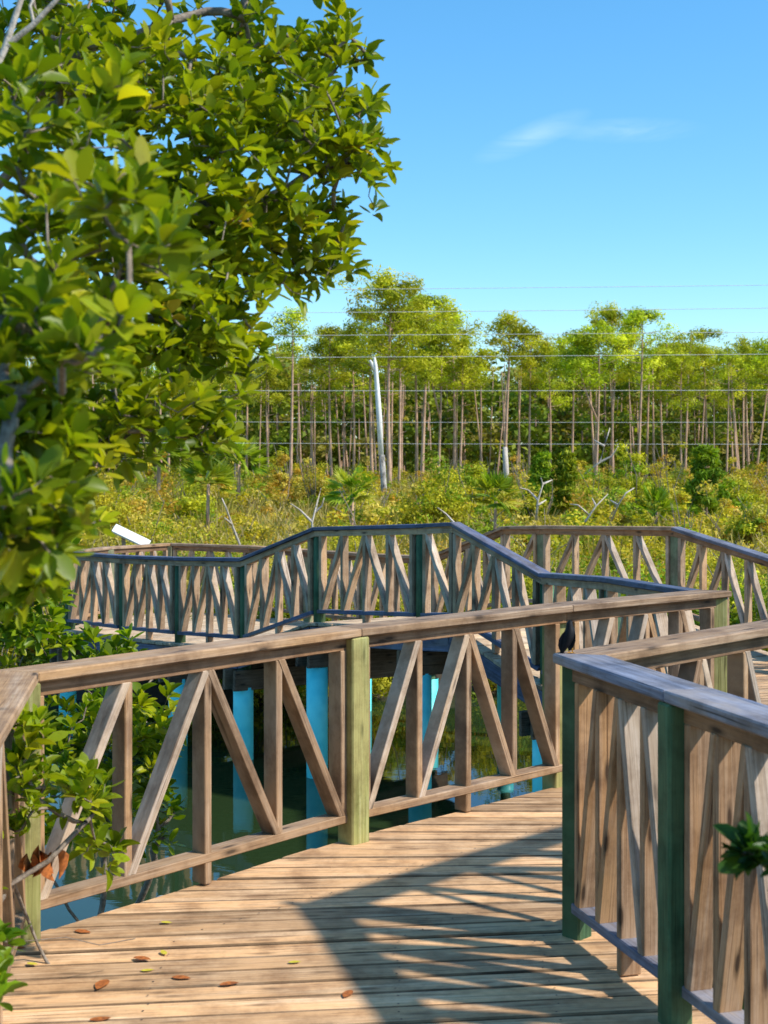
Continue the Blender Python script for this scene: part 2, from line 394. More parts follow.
# ------------------------------------------------------------------ decks
def deck_rows(m, left, right, pitch=0.142, gap=0.010, over_l=0.0, over_r=0.0, th=0.036, ragged=0.012):
    """boards laid from one polyline to the other, row by row"""
    def dens(poly):
        out = [0.0]
        for a, b in zip(poly[:-1], poly[1:]): out.append(out[-1] + (V(b) - V(a)).length)
        return out
    for (l0, l1), (r0, r1) in zip(zip(left[:-1], left[1:]), zip(right[:-1], right[1:])):
        l0, l1, r0, r1 = V(l0), V(l1), V(r0), V(r1)
        c0, c1 = (l0 + r0) / 2, (l1 + r1) / 2
        ax = ((r0 - l0) + (r1 - l1)).normalized()
        dd = c1 - c0; across = (dd - ax * dd.dot(ax)).length
        n = max(1, round(across / pitch)); g = gap / max(across, 0.01)
        for k in range(n):
            f0 = k / n + g / 2 + random.uniform(-.15, .3) * g; f1 = (k + 1) / n - g / 2
            q = []
            jl, jr = random.uniform(-ragged, ragged), random.uniform(-ragged, ragged)
            for f in (f0, f1):
                a = l0.lerp(l1, f); b = r0.lerp(r1, f); d = (b - a).normalized()
                q.append((a - d * (over_l + jl), b + d * (over_r + jr)))
            dz = V((0, 0, random.uniform(-0.003, 0.003)))
            tz = V((0, 0, random.uniform(-0.002, 0.002)))
            (a0, b0), (a1, b1) = q
            dn = V((0, 0, -th))
            top = [a0 + dz, b0 + dz + tz, b1 + dz + tz, a1 + dz]
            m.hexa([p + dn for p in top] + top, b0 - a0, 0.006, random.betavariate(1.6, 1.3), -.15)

m = MB()
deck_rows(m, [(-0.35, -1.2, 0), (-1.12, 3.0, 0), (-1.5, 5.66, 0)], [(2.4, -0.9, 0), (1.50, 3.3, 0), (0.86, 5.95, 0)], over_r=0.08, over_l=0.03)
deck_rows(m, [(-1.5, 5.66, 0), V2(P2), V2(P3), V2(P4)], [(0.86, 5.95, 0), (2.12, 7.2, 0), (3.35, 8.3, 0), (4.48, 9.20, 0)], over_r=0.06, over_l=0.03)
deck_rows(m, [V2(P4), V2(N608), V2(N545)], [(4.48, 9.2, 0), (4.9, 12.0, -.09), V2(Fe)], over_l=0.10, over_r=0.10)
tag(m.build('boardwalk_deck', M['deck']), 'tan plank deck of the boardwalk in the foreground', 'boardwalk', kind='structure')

_deck = bpy.data.objects['boardwalk_deck']
nv, nf = [], []
def nail(x, y):
    b = len(nv); 
    for k in range(6): nv.append((x + .0045 * math.cos(k * 1.047), y + .0045 * math.sin(k * 1.047), .0042))
    nf.append([b + k for k in range(6)])
for k in range(60):
    y = 4.3 + k * .0715
    for x0, sl_ in ((-.85, 0), (.05, 0), (.62, 0)):
        xx = x0 + (max(0, y - 5.7) * 1.0) + random.uniform(-.012, .012)
        nail(xx, y + random.uniform(-.006, .006))
np_mesh('nail_heads', nv, nf, plain('dull_nail', (0.05, 0.04, 0.035), 0.6), _deck)

near = [N545, N454, N420, N317, N243, N178, N122, N68]
farr = [Fe, F676, (2.0 + .93, 16.4, .1), F505, Fd, Fc, Fb, Fa]
bridge = thing('footbridge', 'raised humped wooden footbridge on turquoise sleeved piles crossing the creek', 'footbridge', (0.5, 16.5, 0))
m = MB()
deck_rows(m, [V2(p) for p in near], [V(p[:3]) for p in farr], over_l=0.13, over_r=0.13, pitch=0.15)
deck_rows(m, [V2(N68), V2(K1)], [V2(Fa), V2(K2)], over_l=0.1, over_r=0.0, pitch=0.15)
m.build('deck', M['deck_pale'], bridge)  # paler wood colour than the near planks
def edge(line, off, mat, nm, drop=0.04, h=0.20):
    for a, b in zip(line[:-1], line[1:]):
        a, b = V(a[:3]), V(b[:3]); t = unit2(a, b); nrm = V((-t.y, t.x, 0)) * off
        z = V((0, 0, -drop - h / 2))
        m = MB(); m.beam(a + nrm + z, b + nrm + z, nrm, 0.04, h); m.build(nm, M[mat], bridge)
edge([P4, N608] + near, 0.085, 'blue_cap', 'edge_beam')
edge(farr, -0.10, 'beam', 'edge_beam')
for f in (0.33, 0.66):
    edge([tuple(V2(a).lerp(V(b[:3]), f)) for a, b in zip(near, farr)], 0.0, 'beam', 'joist')
pairs = [(N545, Fe), (N420, (2.93, 16.4, .1)), (N317, F505), (N243, Fd), (N178, Fc), (N122, Fb), (N68, Fa)]
for a, b in pairs:
    a, b = V(a[:3]), V(b[:3]); d = (b - a).normalized(); z = V((0, 0, -0.37)); sd = V((-d.y, d.x, 0)).normalized()
    for k in (-1, 1):
        m = MB(); m.beam(a - d * 0.22 + z + sd * 0.095 * k, b + d * 0.22 + z + sd * 0.095 * k, sd, 0.045, 0.24); m.build('cross_beam', M['beam'], bridge)

# pilings under the bridge
pl = [('near the foot of the ramp beside the corner', N545, -0.62), ('under the crest of the hump', N420, -0.26), ('under the tall green post where the hump begins', N317, -0.37),
      ('under the foot of the ramp', N243, -0.74), ('second beyond the ramp on the low stretch', N178, -0.78), ('third beyond the ramp, behind the mangrove', N122, -0.8), ('at the far low end of the bridge', N68, -0.8)]
def piling(label, p, ztop, deckz, rad=0.085):
    t = thing('piling', label, 'piling', (p[0], p[1], -2.3), 'pilings of the footbridge')
    m = MB(); m.rod([(p[0], p[1], -2.3), (p[0], p[1], deckz - 0.05)], [rad * .85] * 2, 14); m.build('timber_pile', M['green_post'], t, smooth=True)
    m = MB(); m.rod([(p[0], p[1], -2.25), (p[0], p[1], -1.0), (p[0], p[1], ztop)], [rad * 1.42] * 3, 20); m.build('sleeve', M['sleeve'], t, smooth=True)
for w, p, z in pl:
    piling('turquoise sleeved piling, water side, ' + w, p, z, p[2])
for w, p, z in [('below the low back railing', Fb, -1.1), ('seen past the pale green fence post', Fc, -1.15), ('seen beside the crest piling', Fd, -1.2),
                ('in shade under the middle of the hump', F505, -.9), ('below the right end of the hump', F676, -.8)]:
    piling('turquoise sleeved piling of the back row, ' + w, p, z, p[2], 0.075)
# posts under the foreground deck
m = MB()

# ------------------------------------------------------------------ ground, water
def hnoise(x, y, s):
    return (np.sin(x * 1.7 * s + 1.3) * np.cos(y * 1.3 * s + .7) + .5 * np.sin(x * 3.9 * s + y * 2.3 * s) + .3 * np.sin(y * 6.1 * s - x * 4.7 * s)) / 1.8
xs = np.concatenate([np.linspace(-900, -60, 12), np.linspace(-50, 50, 120), np.linspace(60, 900, 12)])
ys = np.concatenate([np.linspace(-300, -12, 8), np.linspace(-8, 17, 16), np.linspace(17.5, 30, 42), np.linspace(31, 130, 80), np.linspace(140, 1500, 14)])
X, Y = np.meshgrid(xs, ys)
bank = 20.6 + 0.9 * np.sin(X * .5) - 0.12 * np.clip(X, -20, 20) + .4 * hnoise(X, Y, 1.1)
s = np.clip((Y - bank) / 1.6 + .5, 0, 1); s = s * s * (3 - 2 * s)
G = -2.6 + s * 1.3 + np.clip((Y - 22) / 70, 0, 1) * 1.5 + s * .10 * hnoise(X, Y, .9)
far_side = np.clip((np.abs(X) - 14) / 6, 0, 1)
nx, ny = len(xs), len(ys)
gi = np.arange(nx * ny).reshape(ny, nx)
gf = np.stack([gi[:-1, :-1], gi[:-1, 1:], gi[1:, 1:], gi[1:, :-1]], -1).reshape(-1, 4)
gv = np.stack([X.ravel(), Y.ravel(), G.ravel()], 1)
mg, nt, nd, lk, bs = new_mat('marsh_ground')
tc = N(nt, 'ShaderNodeTexCoord')
n1 = N(nt, 'ShaderNodeTexNoise', i_Scale=0.8, i_Detail=6.0, i_Roughness=0.7); lk.new(tc.outputs['Object'], n1.inputs[0])
n2 = N(nt, 'ShaderNodeTexNoise', i_Scale=9.0, i_Detail=4.0, i_Roughness=0.7); lk.new(tc.outputs['Object'], n2.inputs[0])
c = ramp(nt, n1.outputs[0], [(0.3, (0.10, 0.075, 0.04)), (0.5, (0.25, 0.20, 0.075)), (0.7, (0.34, 0.27, 0.11))])
sy = N(nt, 'ShaderNodeSeparateXYZ'); lk.new(tc.outputs['Object'], sy.inputs[0])
mudf = mth(nt, 'MULTIPLY', mth(nt, 'SUBTRACT', 23.2, sy.outputs[1]), .8, clamp=True)
c = mixc(nt, mudf, c, (0.05, 0.036, 0.022))
c = mixc(nt, 0.5, c, ramp(nt, n2.outputs[0], [(0.3, (0.35, 0.35, 0.3)), (0.7, (1.2, 1.2, 1.1))]), 'MULTIPLY')
lk.new(c, bs.inputs['Base Color']); bs.inputs['Roughness'].default_value = 0.95
tag(np_mesh('ground', gv, gf, mg, smooth=True), 'marsh ground beyond the creek', 'ground', kind='structure')
def ground_z(x, y):
    b = 20.6 + 0.9 * math.sin(x * .5) - 0.12 * max(-20, min(20, x))
    q = max(0, min(1, (y - b) / 1.6 + .5)); q = q * q * (3 - 2 * q)
    return -2.6 + q * 1.3 + max(0, min(1, (y - 22) / 70)) * 1.5

mw, nt, nd, lk, bs = new_mat('creek_water')
bs.inputs['Base Color'].default_value = (0.020, 0.038, 0.012, 1); bs.inputs['Roughness'].default_value = 0.03
bs.inputs['IOR'].default_value = 1.33; bs.inputs['Specular IOR Level'].default_value = 0.9
tc = N(nt, 'ShaderNodeTexCoord'); mp = N(nt, 'ShaderNodeMapping'); mp.inputs['Scale'].default_value = (1.0, 2.2, 1); lk.new(tc.outputs['Object'], mp.inputs[0])
n1 = N(nt, 'ShaderNodeTexNoise', i_Scale=2.6, i_Detail=3.0, i_Roughness=0.5); lk.new(mp.outputs[0], n1.inputs[0])
bp = N(nt, 'ShaderNodeBump', i_Strength=0.03, i_Distance=0.03); lk.new(n1.outputs[0], bp.inputs['Height']); lk.new(bp.outputs[0], bs.inputs['Normal'])
wv = [(-60, -40, WATER), (60, -40, WATER), (60, 30, WATER), (-60, 30, WATER)]
tag(np_mesh('water', wv, [[0, 1, 2, 3]], mw), 'dark creek water under the boardwalk', 'water', kind='structure')

# ------------------------------------------------------------------ foliage tools
def rand_unit(n):
    v = rng.normal(size=(n, 3)); return v / np.linalg.norm(v, axis=1, keepdims=True)

def basis_from(d, roll=None):
    """orthonormal frames with y along d (n,3) -> (n,3,3) columns x,y,z"""
    d = d / np.linalg.norm(d, axis=1, keepdims=True)
    ref = np.tile(np.array([[0, 0, 1.0]]), (len(d), 1)); ref[np.abs(d[:, 2]) > .95] = (1, 0, 0)
    x = np.cross(d, ref); x /= np.linalg.norm(x, axis=1, keepdims=True)
    z = np.cross(x, d)
    if roll is not None:
        c, s_ = np.cos(roll)[:, None], np.sin(roll)[:, None]
        x, z = x * c + z * s_, -x * s_ + z * c
    return np.stack([x, d, z], -1)

def leaf_template(stations=((0, .06), (.2, .62), (.48, 1.0), (.78, .80), (.93, .42), (1, .05)), fold=.28, bend=.14):
    v = []; f = []
    for t, w in stations:
        zc = -bend * t * t
        v += [(-w * .5, t, zc + fold * w * .5), (0, t, zc), (w * .5, t, zc + fold * w * .5)]
    for i in range(len(stations) - 1):
        a = 3 * i; b = a + 3
        f += [(a, a + 1, b + 1, b), (a + 1, a + 2, b + 2, b + 1)]
    return np.array(v), np.array(f)
LEAF_V, LEAF_F = leaf_template()
QUAD_V = np.array([(-.5, 0, 0), (.5, 0, 0), (.32, 1, 0), (-.32, 1, 0)]); QUAD_F = np.array([[0, 1, 2, 3]])
KITE_V = np.array([(0, 0, 0), (.5, .45, .12), (0, 1, 0), (-.5, .45, .12)]); KITE_F = np.array([[0, 1, 2, 3]])

def scatter(tv, tf, pos, frames, length, width, colors):
    n = len(pos); k = len(tv)
    loc = np.empty((n, k, 3))
    loc[:, :, 0] = tv[None, :, 0] * width[:, None]
    loc[:, :, 1] = tv[None, :, 1] * length[:, None]
    loc[:, :, 2] = tv[None, :, 2] * (length[:, None] if tv is LEAF_V else width[:, None])
    if tv is LEAF_V:
        pass
    if tv is LEAF_V: loc[:, :, 2] *= rng.uniform(-.5, 2.3, n)[:, None]
    w = np.einsum('nij,nkj->nki', frames, loc) + pos[:, None, :]
    f = (tf[None] + (np.arange(n) * k)[:, None, None]).reshape(-1, tf.shape[1])
    return w.reshape(-1, 3), f, np.repeat(colors, k, axis=0)

def palette(n, cols, weights, jit=.15):
    cols = np.array(cols); w = np.array(weights, float); w /= w.sum()
    c = cols[rng.choice(len(cols), n, p=w)]
    return np.clip(c * (1 + rng.normal(size=(n, 1)) * jit), .003, 1)

# ------------------------------------------------------------------ mangroves
MG = [(0.09, 0.155, 0.007), (0.175, 0.245, 0.009), (0.29, 0.345, 0.012), (0.46, 0.44, 0.02), (0.5, 0.34, 0.03)]
def mangrove(name, label, base, limbs, blobs, leaf=0.085, per=(6, 10), cols=MG, wts=(3, 5, 4, 1.2, .06), trunk_r=0.05, up=.75, twig_mat='twig', cat='mangrove', spread=1.0):
    """limbs: world polylines (thick to thin); blobs: (centre, radii, number of leaf rosettes)"""
    root = thing(name, label, cat, base)
    o = np.array(base, float)
    nodes = []; parent = []; 
    def add(p, pa): nodes.append(np.array(p, float)); parent.append(pa); return len(nodes) - 1
    for L in limbs:
        L = [np.array(q, float) for q in L]
        if not nodes: pa = add(L[0], -1)
        else:
            d = [np.linalg.norm(q - L[0]) for q in nodes]; pa = add(L[0], int(np.argmin(d)))
        for a, b in zip(L[:-1], L[1:]):
            k = max(2, int(np.linalg.norm(b - a) / .12))
            for i in range(1, k + 1):
                q = a + (b - a) * i / k + rng.normal(size=3) * .012
                pa = add(q, pa)
    cl = []
    for c, r, n in blobs:
        u = rand_unit(n) * (rng.random((n, 1)) ** .45)
        p = np.array(c) + u * np.array(r)
        for q, w in zip(p, u): cl.append((q, w))
    start = nodes[0]
    cl.sort(key=lambda t: min(np.linalg.norm(t[0] - q) for q in nodes[::3]))
    tips = []
    for q, w in cl:
        arr = np.array(nodes); d = np.linalg.norm(arr - q, axis=1)
        pa = int(np.argmin(d)); a = nodes[pa]
        L = np.linalg.norm(q - a); k = max(2, min(6, int(L / .10)))
        bow = rng.normal(size=3) * .10 * L + np.array([0, 0, -.10 * L])
        for i in range(1, k + 1):
            t = i / k
            pa = add(a + (q - a) * t + bow * math.sin(math.pi * t) * .9, pa)
        tips.append((pa, w))
    cnt = np.zeros(len(nodes))
    for t, _ in tips: cnt[t] += 1
    for i in range(len(nodes) - 1, -1, -1):
        if parent[i] >= 0: cnt[parent[i]] += cnt[i]
    rad = np.minimum(0.0019 * np.maximum(cnt, 1) ** .5, trunk_r)
    m = MB()
    # tubes along chains
    kids = {}
    for i, p in enumerate(parent): kids.setdefault(p, []).append(i)
    stack = [(0, None)]
    while stack:
        i, pre = stack.pop()
        chain = ([pre] if pre is not None else []) + [i]
        while True:
            ks = kids.get(chain[-1], [])
            if not ks: break
            ks = sorted(ks, key=lambda j: -cnt[j])
            for j in ks[1:]: stack.append((j, chain[-1]))
            chain.append(ks[0])
        if len(chain) >= 2:
            rr = [float(rad[j]) for j in chain]
            if pre is not None: rr[0] = min(rr[0], rr[1] * 1.3)
            m.rod([nodes[j] for j in chain], rr, 6, caps=False)
    m.build('branches', M[twig_mat], root, smooth=True)
    pos = []; dirs = []; ln = []; cc = []
    for t, w in tips:
        tip = nodes[t]; n = int(rng.integers(per[0], per[1] + 1))
        ax = (tip - nodes[parent[t]]); ax = ax / (np.linalg.norm(ax) + 1e-6)
        ax = ax * .45 + w * .5 + np.array([0, 0, up]) + rng.normal(size=3) * .3; ax /= np.linalg.norm(ax)
        Fm = basis_from(ax[None])[0]; ph = rng.random() * 6.28; sz = leaf * rng.uniform(.78, 1.18)
        tone = rng.normal() * .12
        base_c = palette(1, cols, wts, .1)[0]
        for i in range(n):
            g = ph + i * 2.4; el = .35 + 1.05 * (i / n) + rng.normal() * .14
            d = Fm[:, 1] * math.cos(el * spread) + (Fm[:, 0] * math.cos(g) + Fm[:, 2] * math.sin(g)) * math.sin(el * spread)
            pos.append(tip - ax * .018 * i / n * 2 + d * .006); dirs.append(d); ln.append(sz * rng.uniform(.72, 1.1) * (.8 if i < 2 else 1))
            c1 = palette(1, cols, wts, .12)[0]
            cc.append(np.clip((base_c * .6 + c1 * .4) * (1 + tone), .004, 1))
    pos = np.array(pos) - o; dirs = np.array(dirs); ln = np.array(ln); cc = np.array(cc)
    fr = basis_from(dirs, rng.normal(size=len(dirs)) * .45)
    v, f, c = scatter(LEAF_V, LEAF_F, pos, fr, ln, ln * rng.uniform(.42, .56, len(ln)), cc)
    np_mesh('leaves', v, f, M['mangrove'], root, c, smooth=True)
    return root

def at(x, y, Yd): return ((x - 384) / FPX * Yd, Yd, EYE - (y - 460) / FPX * Yd)
def blob(x, y, Yd, rx, ry, n, dr=None):
    k = Yd / FPX
    return (at(x, y, Yd), (rx * k, dr if dr else (rx + ry) / 2 * k, ry * k), n)

mangrove('mangrove_tree', 'large mangrove with glossy yellow green leaves leaning over the near railing from one side', (-2.6, 4.4, -1.7),
         [[(-2.6, 4.4, -1.7), (-2.3, 4.35, -.2), (-1.95, 4.2, 1.3), (-1.55, 4.3, 2.35), (-1.05, 4.4, 3.0)],
          [(-1.7, 4.25, 1.9), (-1.1, 4.45, 2.35), (-.55, 4.6, 2.75), (-.1, 4.7, 2.95)],
          [(-1.9, 4.2, 1.4), (-1.4, 3.7, 1.75), (-.95, 3.5, 1.9)],
          [(-1.95, 4.2, 1.2), (-1.35, 4.3, 1.7), (-.75, 4.5, 2.05)],
          [(-1.95, 4.2, 1.3), (-1.3, 2.9, 1.6), (-.75, 2.6, 2.1)],
          [(-1.6, 4.3, 2.3), (-1.2, 4.6, 3.2), (-.6, 4.8, 3.5)]],
         [blob(295, 85, 4.9, 80, 100, 63), blob(335, 150, 4.7, 58, 66, 34), blob(235, 150, 4.5, 110, 110, 107), blob(110, 100, 4.5, 130, 110, 109), blob(60, 40, 5.2, 100, 60, 61), blob(330, 40, 5.0, 45, 45, 19), blob(366, 165, 4.8, 26, 60, 9), blob(345, 245, 4.7, 28, 32, 6), blob(362, 95, 4.9, 22, 25, 4), blob(150, 60, 5.4, 120, 80, 73), blob(255, 250, 4.6, 85, 55, 46),
          blob(295, 240, 4.8, 55, 45, 19), blob(150, 270, 4.3, 120, 110, 122), blob(205, 350, 4.5, 62, 75, 51), blob(208, 440, 4.5, 38, 36, 13), blob(120, 400, 4.2, 90, 85, 68), blob(25, 540, 4.2, 50, 70, 36),
          blob(60, 140, 3.3, 120, 95, 31), blob(90, 260, 3.2, 120, 90, 41), blob(40, 360, 2.9, 80, 100, 36), blob(20, 470, 2.9, 75, 95, 36), blob(60, 470, 4.0, 60, 80, 36), blob(120, 205, 2.7, 60, 70, 10), blob(30, 520, 2.7, 60, 60, 17), blob(30, 575, 3.2, 48, 42, 16), blob(70, 330, 2.6, 60, 60, 9),
          blob(-180, 150, 4.4, 220, 260, 109), blob(-120, 420, 4.0, 120, 220, 73), blob(60, -160, 4.6, 260, 140, 109), blob(300, -40, 4.9, 90, 50, 19)],
         leaf=0.076, trunk_r=0.016)
_tree = [o for o in bpy.data.objects if o.get('category') == 'mangrove'][0]
for P, r in (([(-20, 100), (5, 48), (24, -10)], .011), ([(6, 46), (34, 24), (62, -6)], .009), ([(-6, 60), (-20, 30)], .007), ([(34, 24), (30, 6), (36, -8)], .005)):
    m = MB(); m.rod([at(x, y, 3.7) for x, y in P], [r, r * .85, r * .7][:len(P)], 8, caps=False); m.build('bare_branch', M['pale_twig'], _tree, smooth=True)
mangrove('mangrove_shrub', 'small leaved mangrove bush rising behind the corner of the near railing', (-2.7, 7.3, -1.8),
         [[(-2.7, 7.3, -1.8), (-2.6, 7.3, .2), (-2.3, 7.3, 1.2)], [(-2.6, 7.3, .1), (-2.0, 7.2, .8)], [(-2.6, 7.3, .1), (-3.2, 7.2, .9)]],
         [blob(8, 600, 7.2, 70, 75, 110), blob(-60, 560, 7.4, 90, 100, 60), blob(15, 540, 7.2, 60, 60, 50), blob(55, 640, 7.4, 25, 25, 14)], leaf=0.085)
mangrove('mangrove_shrub', 'leafy mangrove bush growing out of the water behind the near railing', (-1.6, 7.4, -1.8),
         [[(-1.6, 7.4, -1.8), (-1.5, 7.3, -.6), (-1.4, 7.2, .3)], [(-1.5, 7.3, -.7), (-1.15, 7.1, -.1)], [(-1.5, 7.3, -.6), (-1.9, 7.0, .2)]],
         [blob(120, 720, 7.0, 70, 60, 60), blob(150, 795, 6.9, 40, 60, 36), blob(90, 800, 6.6, 60, 60, 34), blob(110, 650, 7.4, 40, 20, 14), blob(40, 740, 6.9, 50, 60, 40)], leaf=0.088)
mangrove('mangrove_shrub', 'mangrove branches with withered leaves reaching across the corner post of the near railing', (-1.75, 4.9, -1.8),
         [[(-1.75, 4.9, -1.8), (-1.7, 4.9, -.3), (-1.55, 5.0, .25)], [(-1.7, 4.9, -.1), (-1.35, 5.1, .4), (-1.12, 5.25, .58)], [(-1.7, 4.9, -.2), (-1.3, 5.1, .2), (-.95, 5.3, .12)]],
         [blob(25, 745, 5.1, 30, 40, 12), blob(15, 800, 5.1, 35, 45, 13), blob(70, 790, 5.25, 45, 35, 14), blob(100, 850, 5.4, 28, 22, 7), blob(-30, 840, 5.0, 40, 60, 14)], leaf=0.085, trunk_r=.010)
mangrove('mangrove_sprig', 'low mangrove sprig poking up at the edge of the near planks', (-1.25, 3.6, -1.0),
         [[(-1.25, 3.6, -1.0), (-1.12, 3.6, .15), (-1.02, 3.6, .55)]],
         [blob(0, 985, 3.7, 26, 26, 5), blob(-6, 935, 3.9, 22, 12, 3), blob(-50, 960, 3.6, 30, 40, 8)], leaf=0.085)
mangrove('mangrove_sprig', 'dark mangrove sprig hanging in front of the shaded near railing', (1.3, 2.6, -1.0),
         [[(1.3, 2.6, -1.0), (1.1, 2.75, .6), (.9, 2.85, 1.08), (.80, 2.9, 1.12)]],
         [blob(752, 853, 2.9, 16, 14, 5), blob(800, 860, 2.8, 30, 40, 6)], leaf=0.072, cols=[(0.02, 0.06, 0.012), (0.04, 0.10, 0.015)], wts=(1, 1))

# ------------------------------------------------------------------ pines
PN = [(0.24, 0.27, 0.012), (0.40, 0.42, 0.018), (0.52, 0.52, 0.03), (0.60, 0.54, 0.05)]
def tuft_mesh(centers, sizes, per, cols, wts, tv=KITE_V, tf=KITE_F, wid=.4, up=.35, jit=.14, leaf=.3, clump_tone=.16, flat=.7, nj=.55):
    """clumps of small leaves lying on soft shells round their centres"""
    n = len(centers); pos = np.repeat(centers, per, axis=0); sz = np.repeat(sizes, per)
    d = rand_unit(n * per)
    pos = pos + d * np.array([1, 1, flat]) * (sz * rng.random(n * per) ** .5)[:, None]
    nor = d * np.array([1, 1, 1 / flat]) + np.array([0, 0, up]) + rng.normal(size=d.shape) * nj
    nor /= np.linalg.norm(nor, axis=1, keepdims=True)
    t = np.cross(nor, rand_unit(n * per)); t /= np.linalg.norm(t, axis=1, keepdims=True) + 1e-9
    x = np.cross(t, nor)
    base = np.repeat(palette(n, cols, wts, clump_tone), per, axis=0)
    c = np.clip(base * (1 + rng.normal(size=(n * per, 1)) * jit), .003, 1)
    L = leaf * rng.uniform(.7, 1.3, n * per)
    return scatter(tv, tf, pos - t * (L * .5)[:, None], np.stack([x, t, nor], -1), L, L * wid, c)

def blade_mesh(centers, sizes, per, cols, wts, wid=.05, up=1.3):
    n = len(centers); pos = np.repeat(centers, per, axis=0); sz = np.repeat(sizes, per)
    d = rand_unit(n * per) + np.array([0, 0, up]); d /= np.linalg.norm(d, axis=1, keepdims=True)
    c = np.repeat(palette(n, cols, wts, .15), per, axis=0); L = sz * rng.uniform(.5, 1, n * per)
    return scatter(QUAD_V, QUAD_F, pos, basis_from(d, rng.random(n * per) * 6.28), L, L * wid, c)

def pine_parts(seed, H, crown_from=.62, width=2.2, fork=False, dens=1.0, lean=0.0, flat=0.5, per=115, low=False):
    """trunk MB + crown arrays, foot at the origin"""
    global rng
    rs = np.random.default_rng(seed); random.seed(seed)
    m = MB(); r0 = .0105 * H
    def trunk_pt(t): return np.array([lean * H * t * t + .012 * H * math.sin(3.1 * t + seed), .01 * H * math.sin(2.3 * t + seed * 2), H * t * .97])
    ts = np.linspace(0, 1, 9)
    m.rod([trunk_pt(t) for t in ts], [r0 * (1.25 - .25 * min(t * 8, 1)) * (1 - .72 * t) for t in ts], 8)
    stems = [(trunk_pt, crown_from, 1.0)]
    if fork:
        f0 = fork
        def st(t, f0=f0): 
            b = trunk_pt(f0); e = b + np.array([.10 * H, .02 * H, (1 - f0) * H * .9]); k = (t - f0) / (1 - f0)
            return b + (e - b) * k + np.array([.05 * H * math.sin(k * 2.4), 0, 0])
        tt = np.linspace(f0, 1, 6)
        m.rod([st(t) for t in tt], [r0 * .7 * (1 - .7 * (t - f0) / (1 - f0)) for t in tt], 7)
        stems.append((st, max(crown_from, f0 + .12), .8))
    cen = []; siz = []
    for fn, c0, wk in stems:
        nl = int(15 * dens)
        for i in range(nl):
            t = c0 + (1 - c0) * (i + rs.random() * .8) / nl
            k = (t - c0) / (1 - c0)
            ln = width * wk * (math.sin(math.pi * min(1, .22 + .72 * k)) ** .8) * rs.uniform(.55, 1.1)
            az = i * 2.4 + rs.normal() * .5
            a = fn(min(t, .99)); e = a + np.array([math.cos(az) * ln, math.sin(az) * ln, ln * rs.uniform(.1, .55) + .1])
            mid = (a + e) / 2 + np.array([0, 0, -.06 * ln])
            m.rod([a, mid, e], [r0 * .24, r0 * .17, r0 * .07], 5, caps=False)
            for q in (.55, .8, 1.0):
                for _ in range(1 if rs.random() < .62 * dens else 0):
                    p = a + (e - a) * q + rs.normal(size=3) * np.array([.28, .28, .16]) * (.6 + ln * .3)
                    cen.append(p); siz.append(rs.uniform(.55, 1.05))
        top = fn(1.0)
        for _ in range(int(5 * dens)):
            cen.append(top + rs.normal(size=3) * np.array([.45, .45, .28]) * width * .4); siz.append(rs.uniform(.45, .75))
    # a few bare dead stubs below the crown
    for i in range(5):
        t = rs.uniform(.35, crown_from); a = trunk_pt(t); az = rs.random() * 6.28; ln = rs.uniform(.3, .9)
        m.rod([a, a + np.array([math.cos(az) * ln, math.sin(az) * ln, rs.uniform(-.1, .25)])], [.025, .012], 4, caps=False)
    keep = rng; rng = rs
    v, f, c = tuft_mesh(np.array(cen), np.array(siz), per, PN, (2, 5, 4, 1.2), wid=.3, leaf=.27, flat=.66, up=.35, clump_tone=.26)
    rng = keep
    return m, v, f, c

variants = {}
def make_variant(key, **kw):
    m, v, f, c = pine_parts(**kw)
    root = thing('pine_tree', 'pine', 'pine tree', (0, 0, 0), 'pines along the forest edge')
    m.build('trunk', M['pine_bark'], root, smooth=True)
    np_mesh('crown', v, f, M['needle'], root, c)
    variants[key] = [root, False, (v, f, c)]
    return root
make_variant('a', seed=11, H=12.0)
make_variant('b', seed=12, H=12.0, crown_from=.66, width=1.9)
make_variant('c', seed=13, H=12.0, crown_from=.56, width=2.3, dens=1.1)
make_variant('d', seed=14, H=12.0, crown_from=.74, width=1.7, dens=.8)
make_variant('fork', seed=15, H=12.0, crown_from=.64, width=2.1, fork=.45)
make_variant('big', seed=16, H=12.0, crown_from=.60, width=3.1, dens=1.55)
make_variant('thin', seed=17, H=12.0, crown_from=.80, width=1.2, dens=.6)

def children(o): return [c for c in bpy.data.objects if c.parent == o]
def place_pine(key, x_px, top_px, Yd, label, wide=1.0, rot=0.0):
    src, used, _ = variants[key]
    xw = (x_px - 384) / FPX * Yd; gz = ground_z(xw, Yd)
    H = EYE - (top_px - 460) / FPX * Yd - gz
    if not used: variants[key][1] = True; o = src
    else:
        o = src.copy(); COL.objects.link(o)
        for ch in children(src):
            c2 = ch.copy(); c2.parent = o; COL.objects.link(c2)
    o.location = (xw, Yd, gz - .05); s = H / 12.6
    o.scale = (s * wide, s * wide, s); o.rotation_euler = (0, 0, rot)
    o['label'] = label
    return o

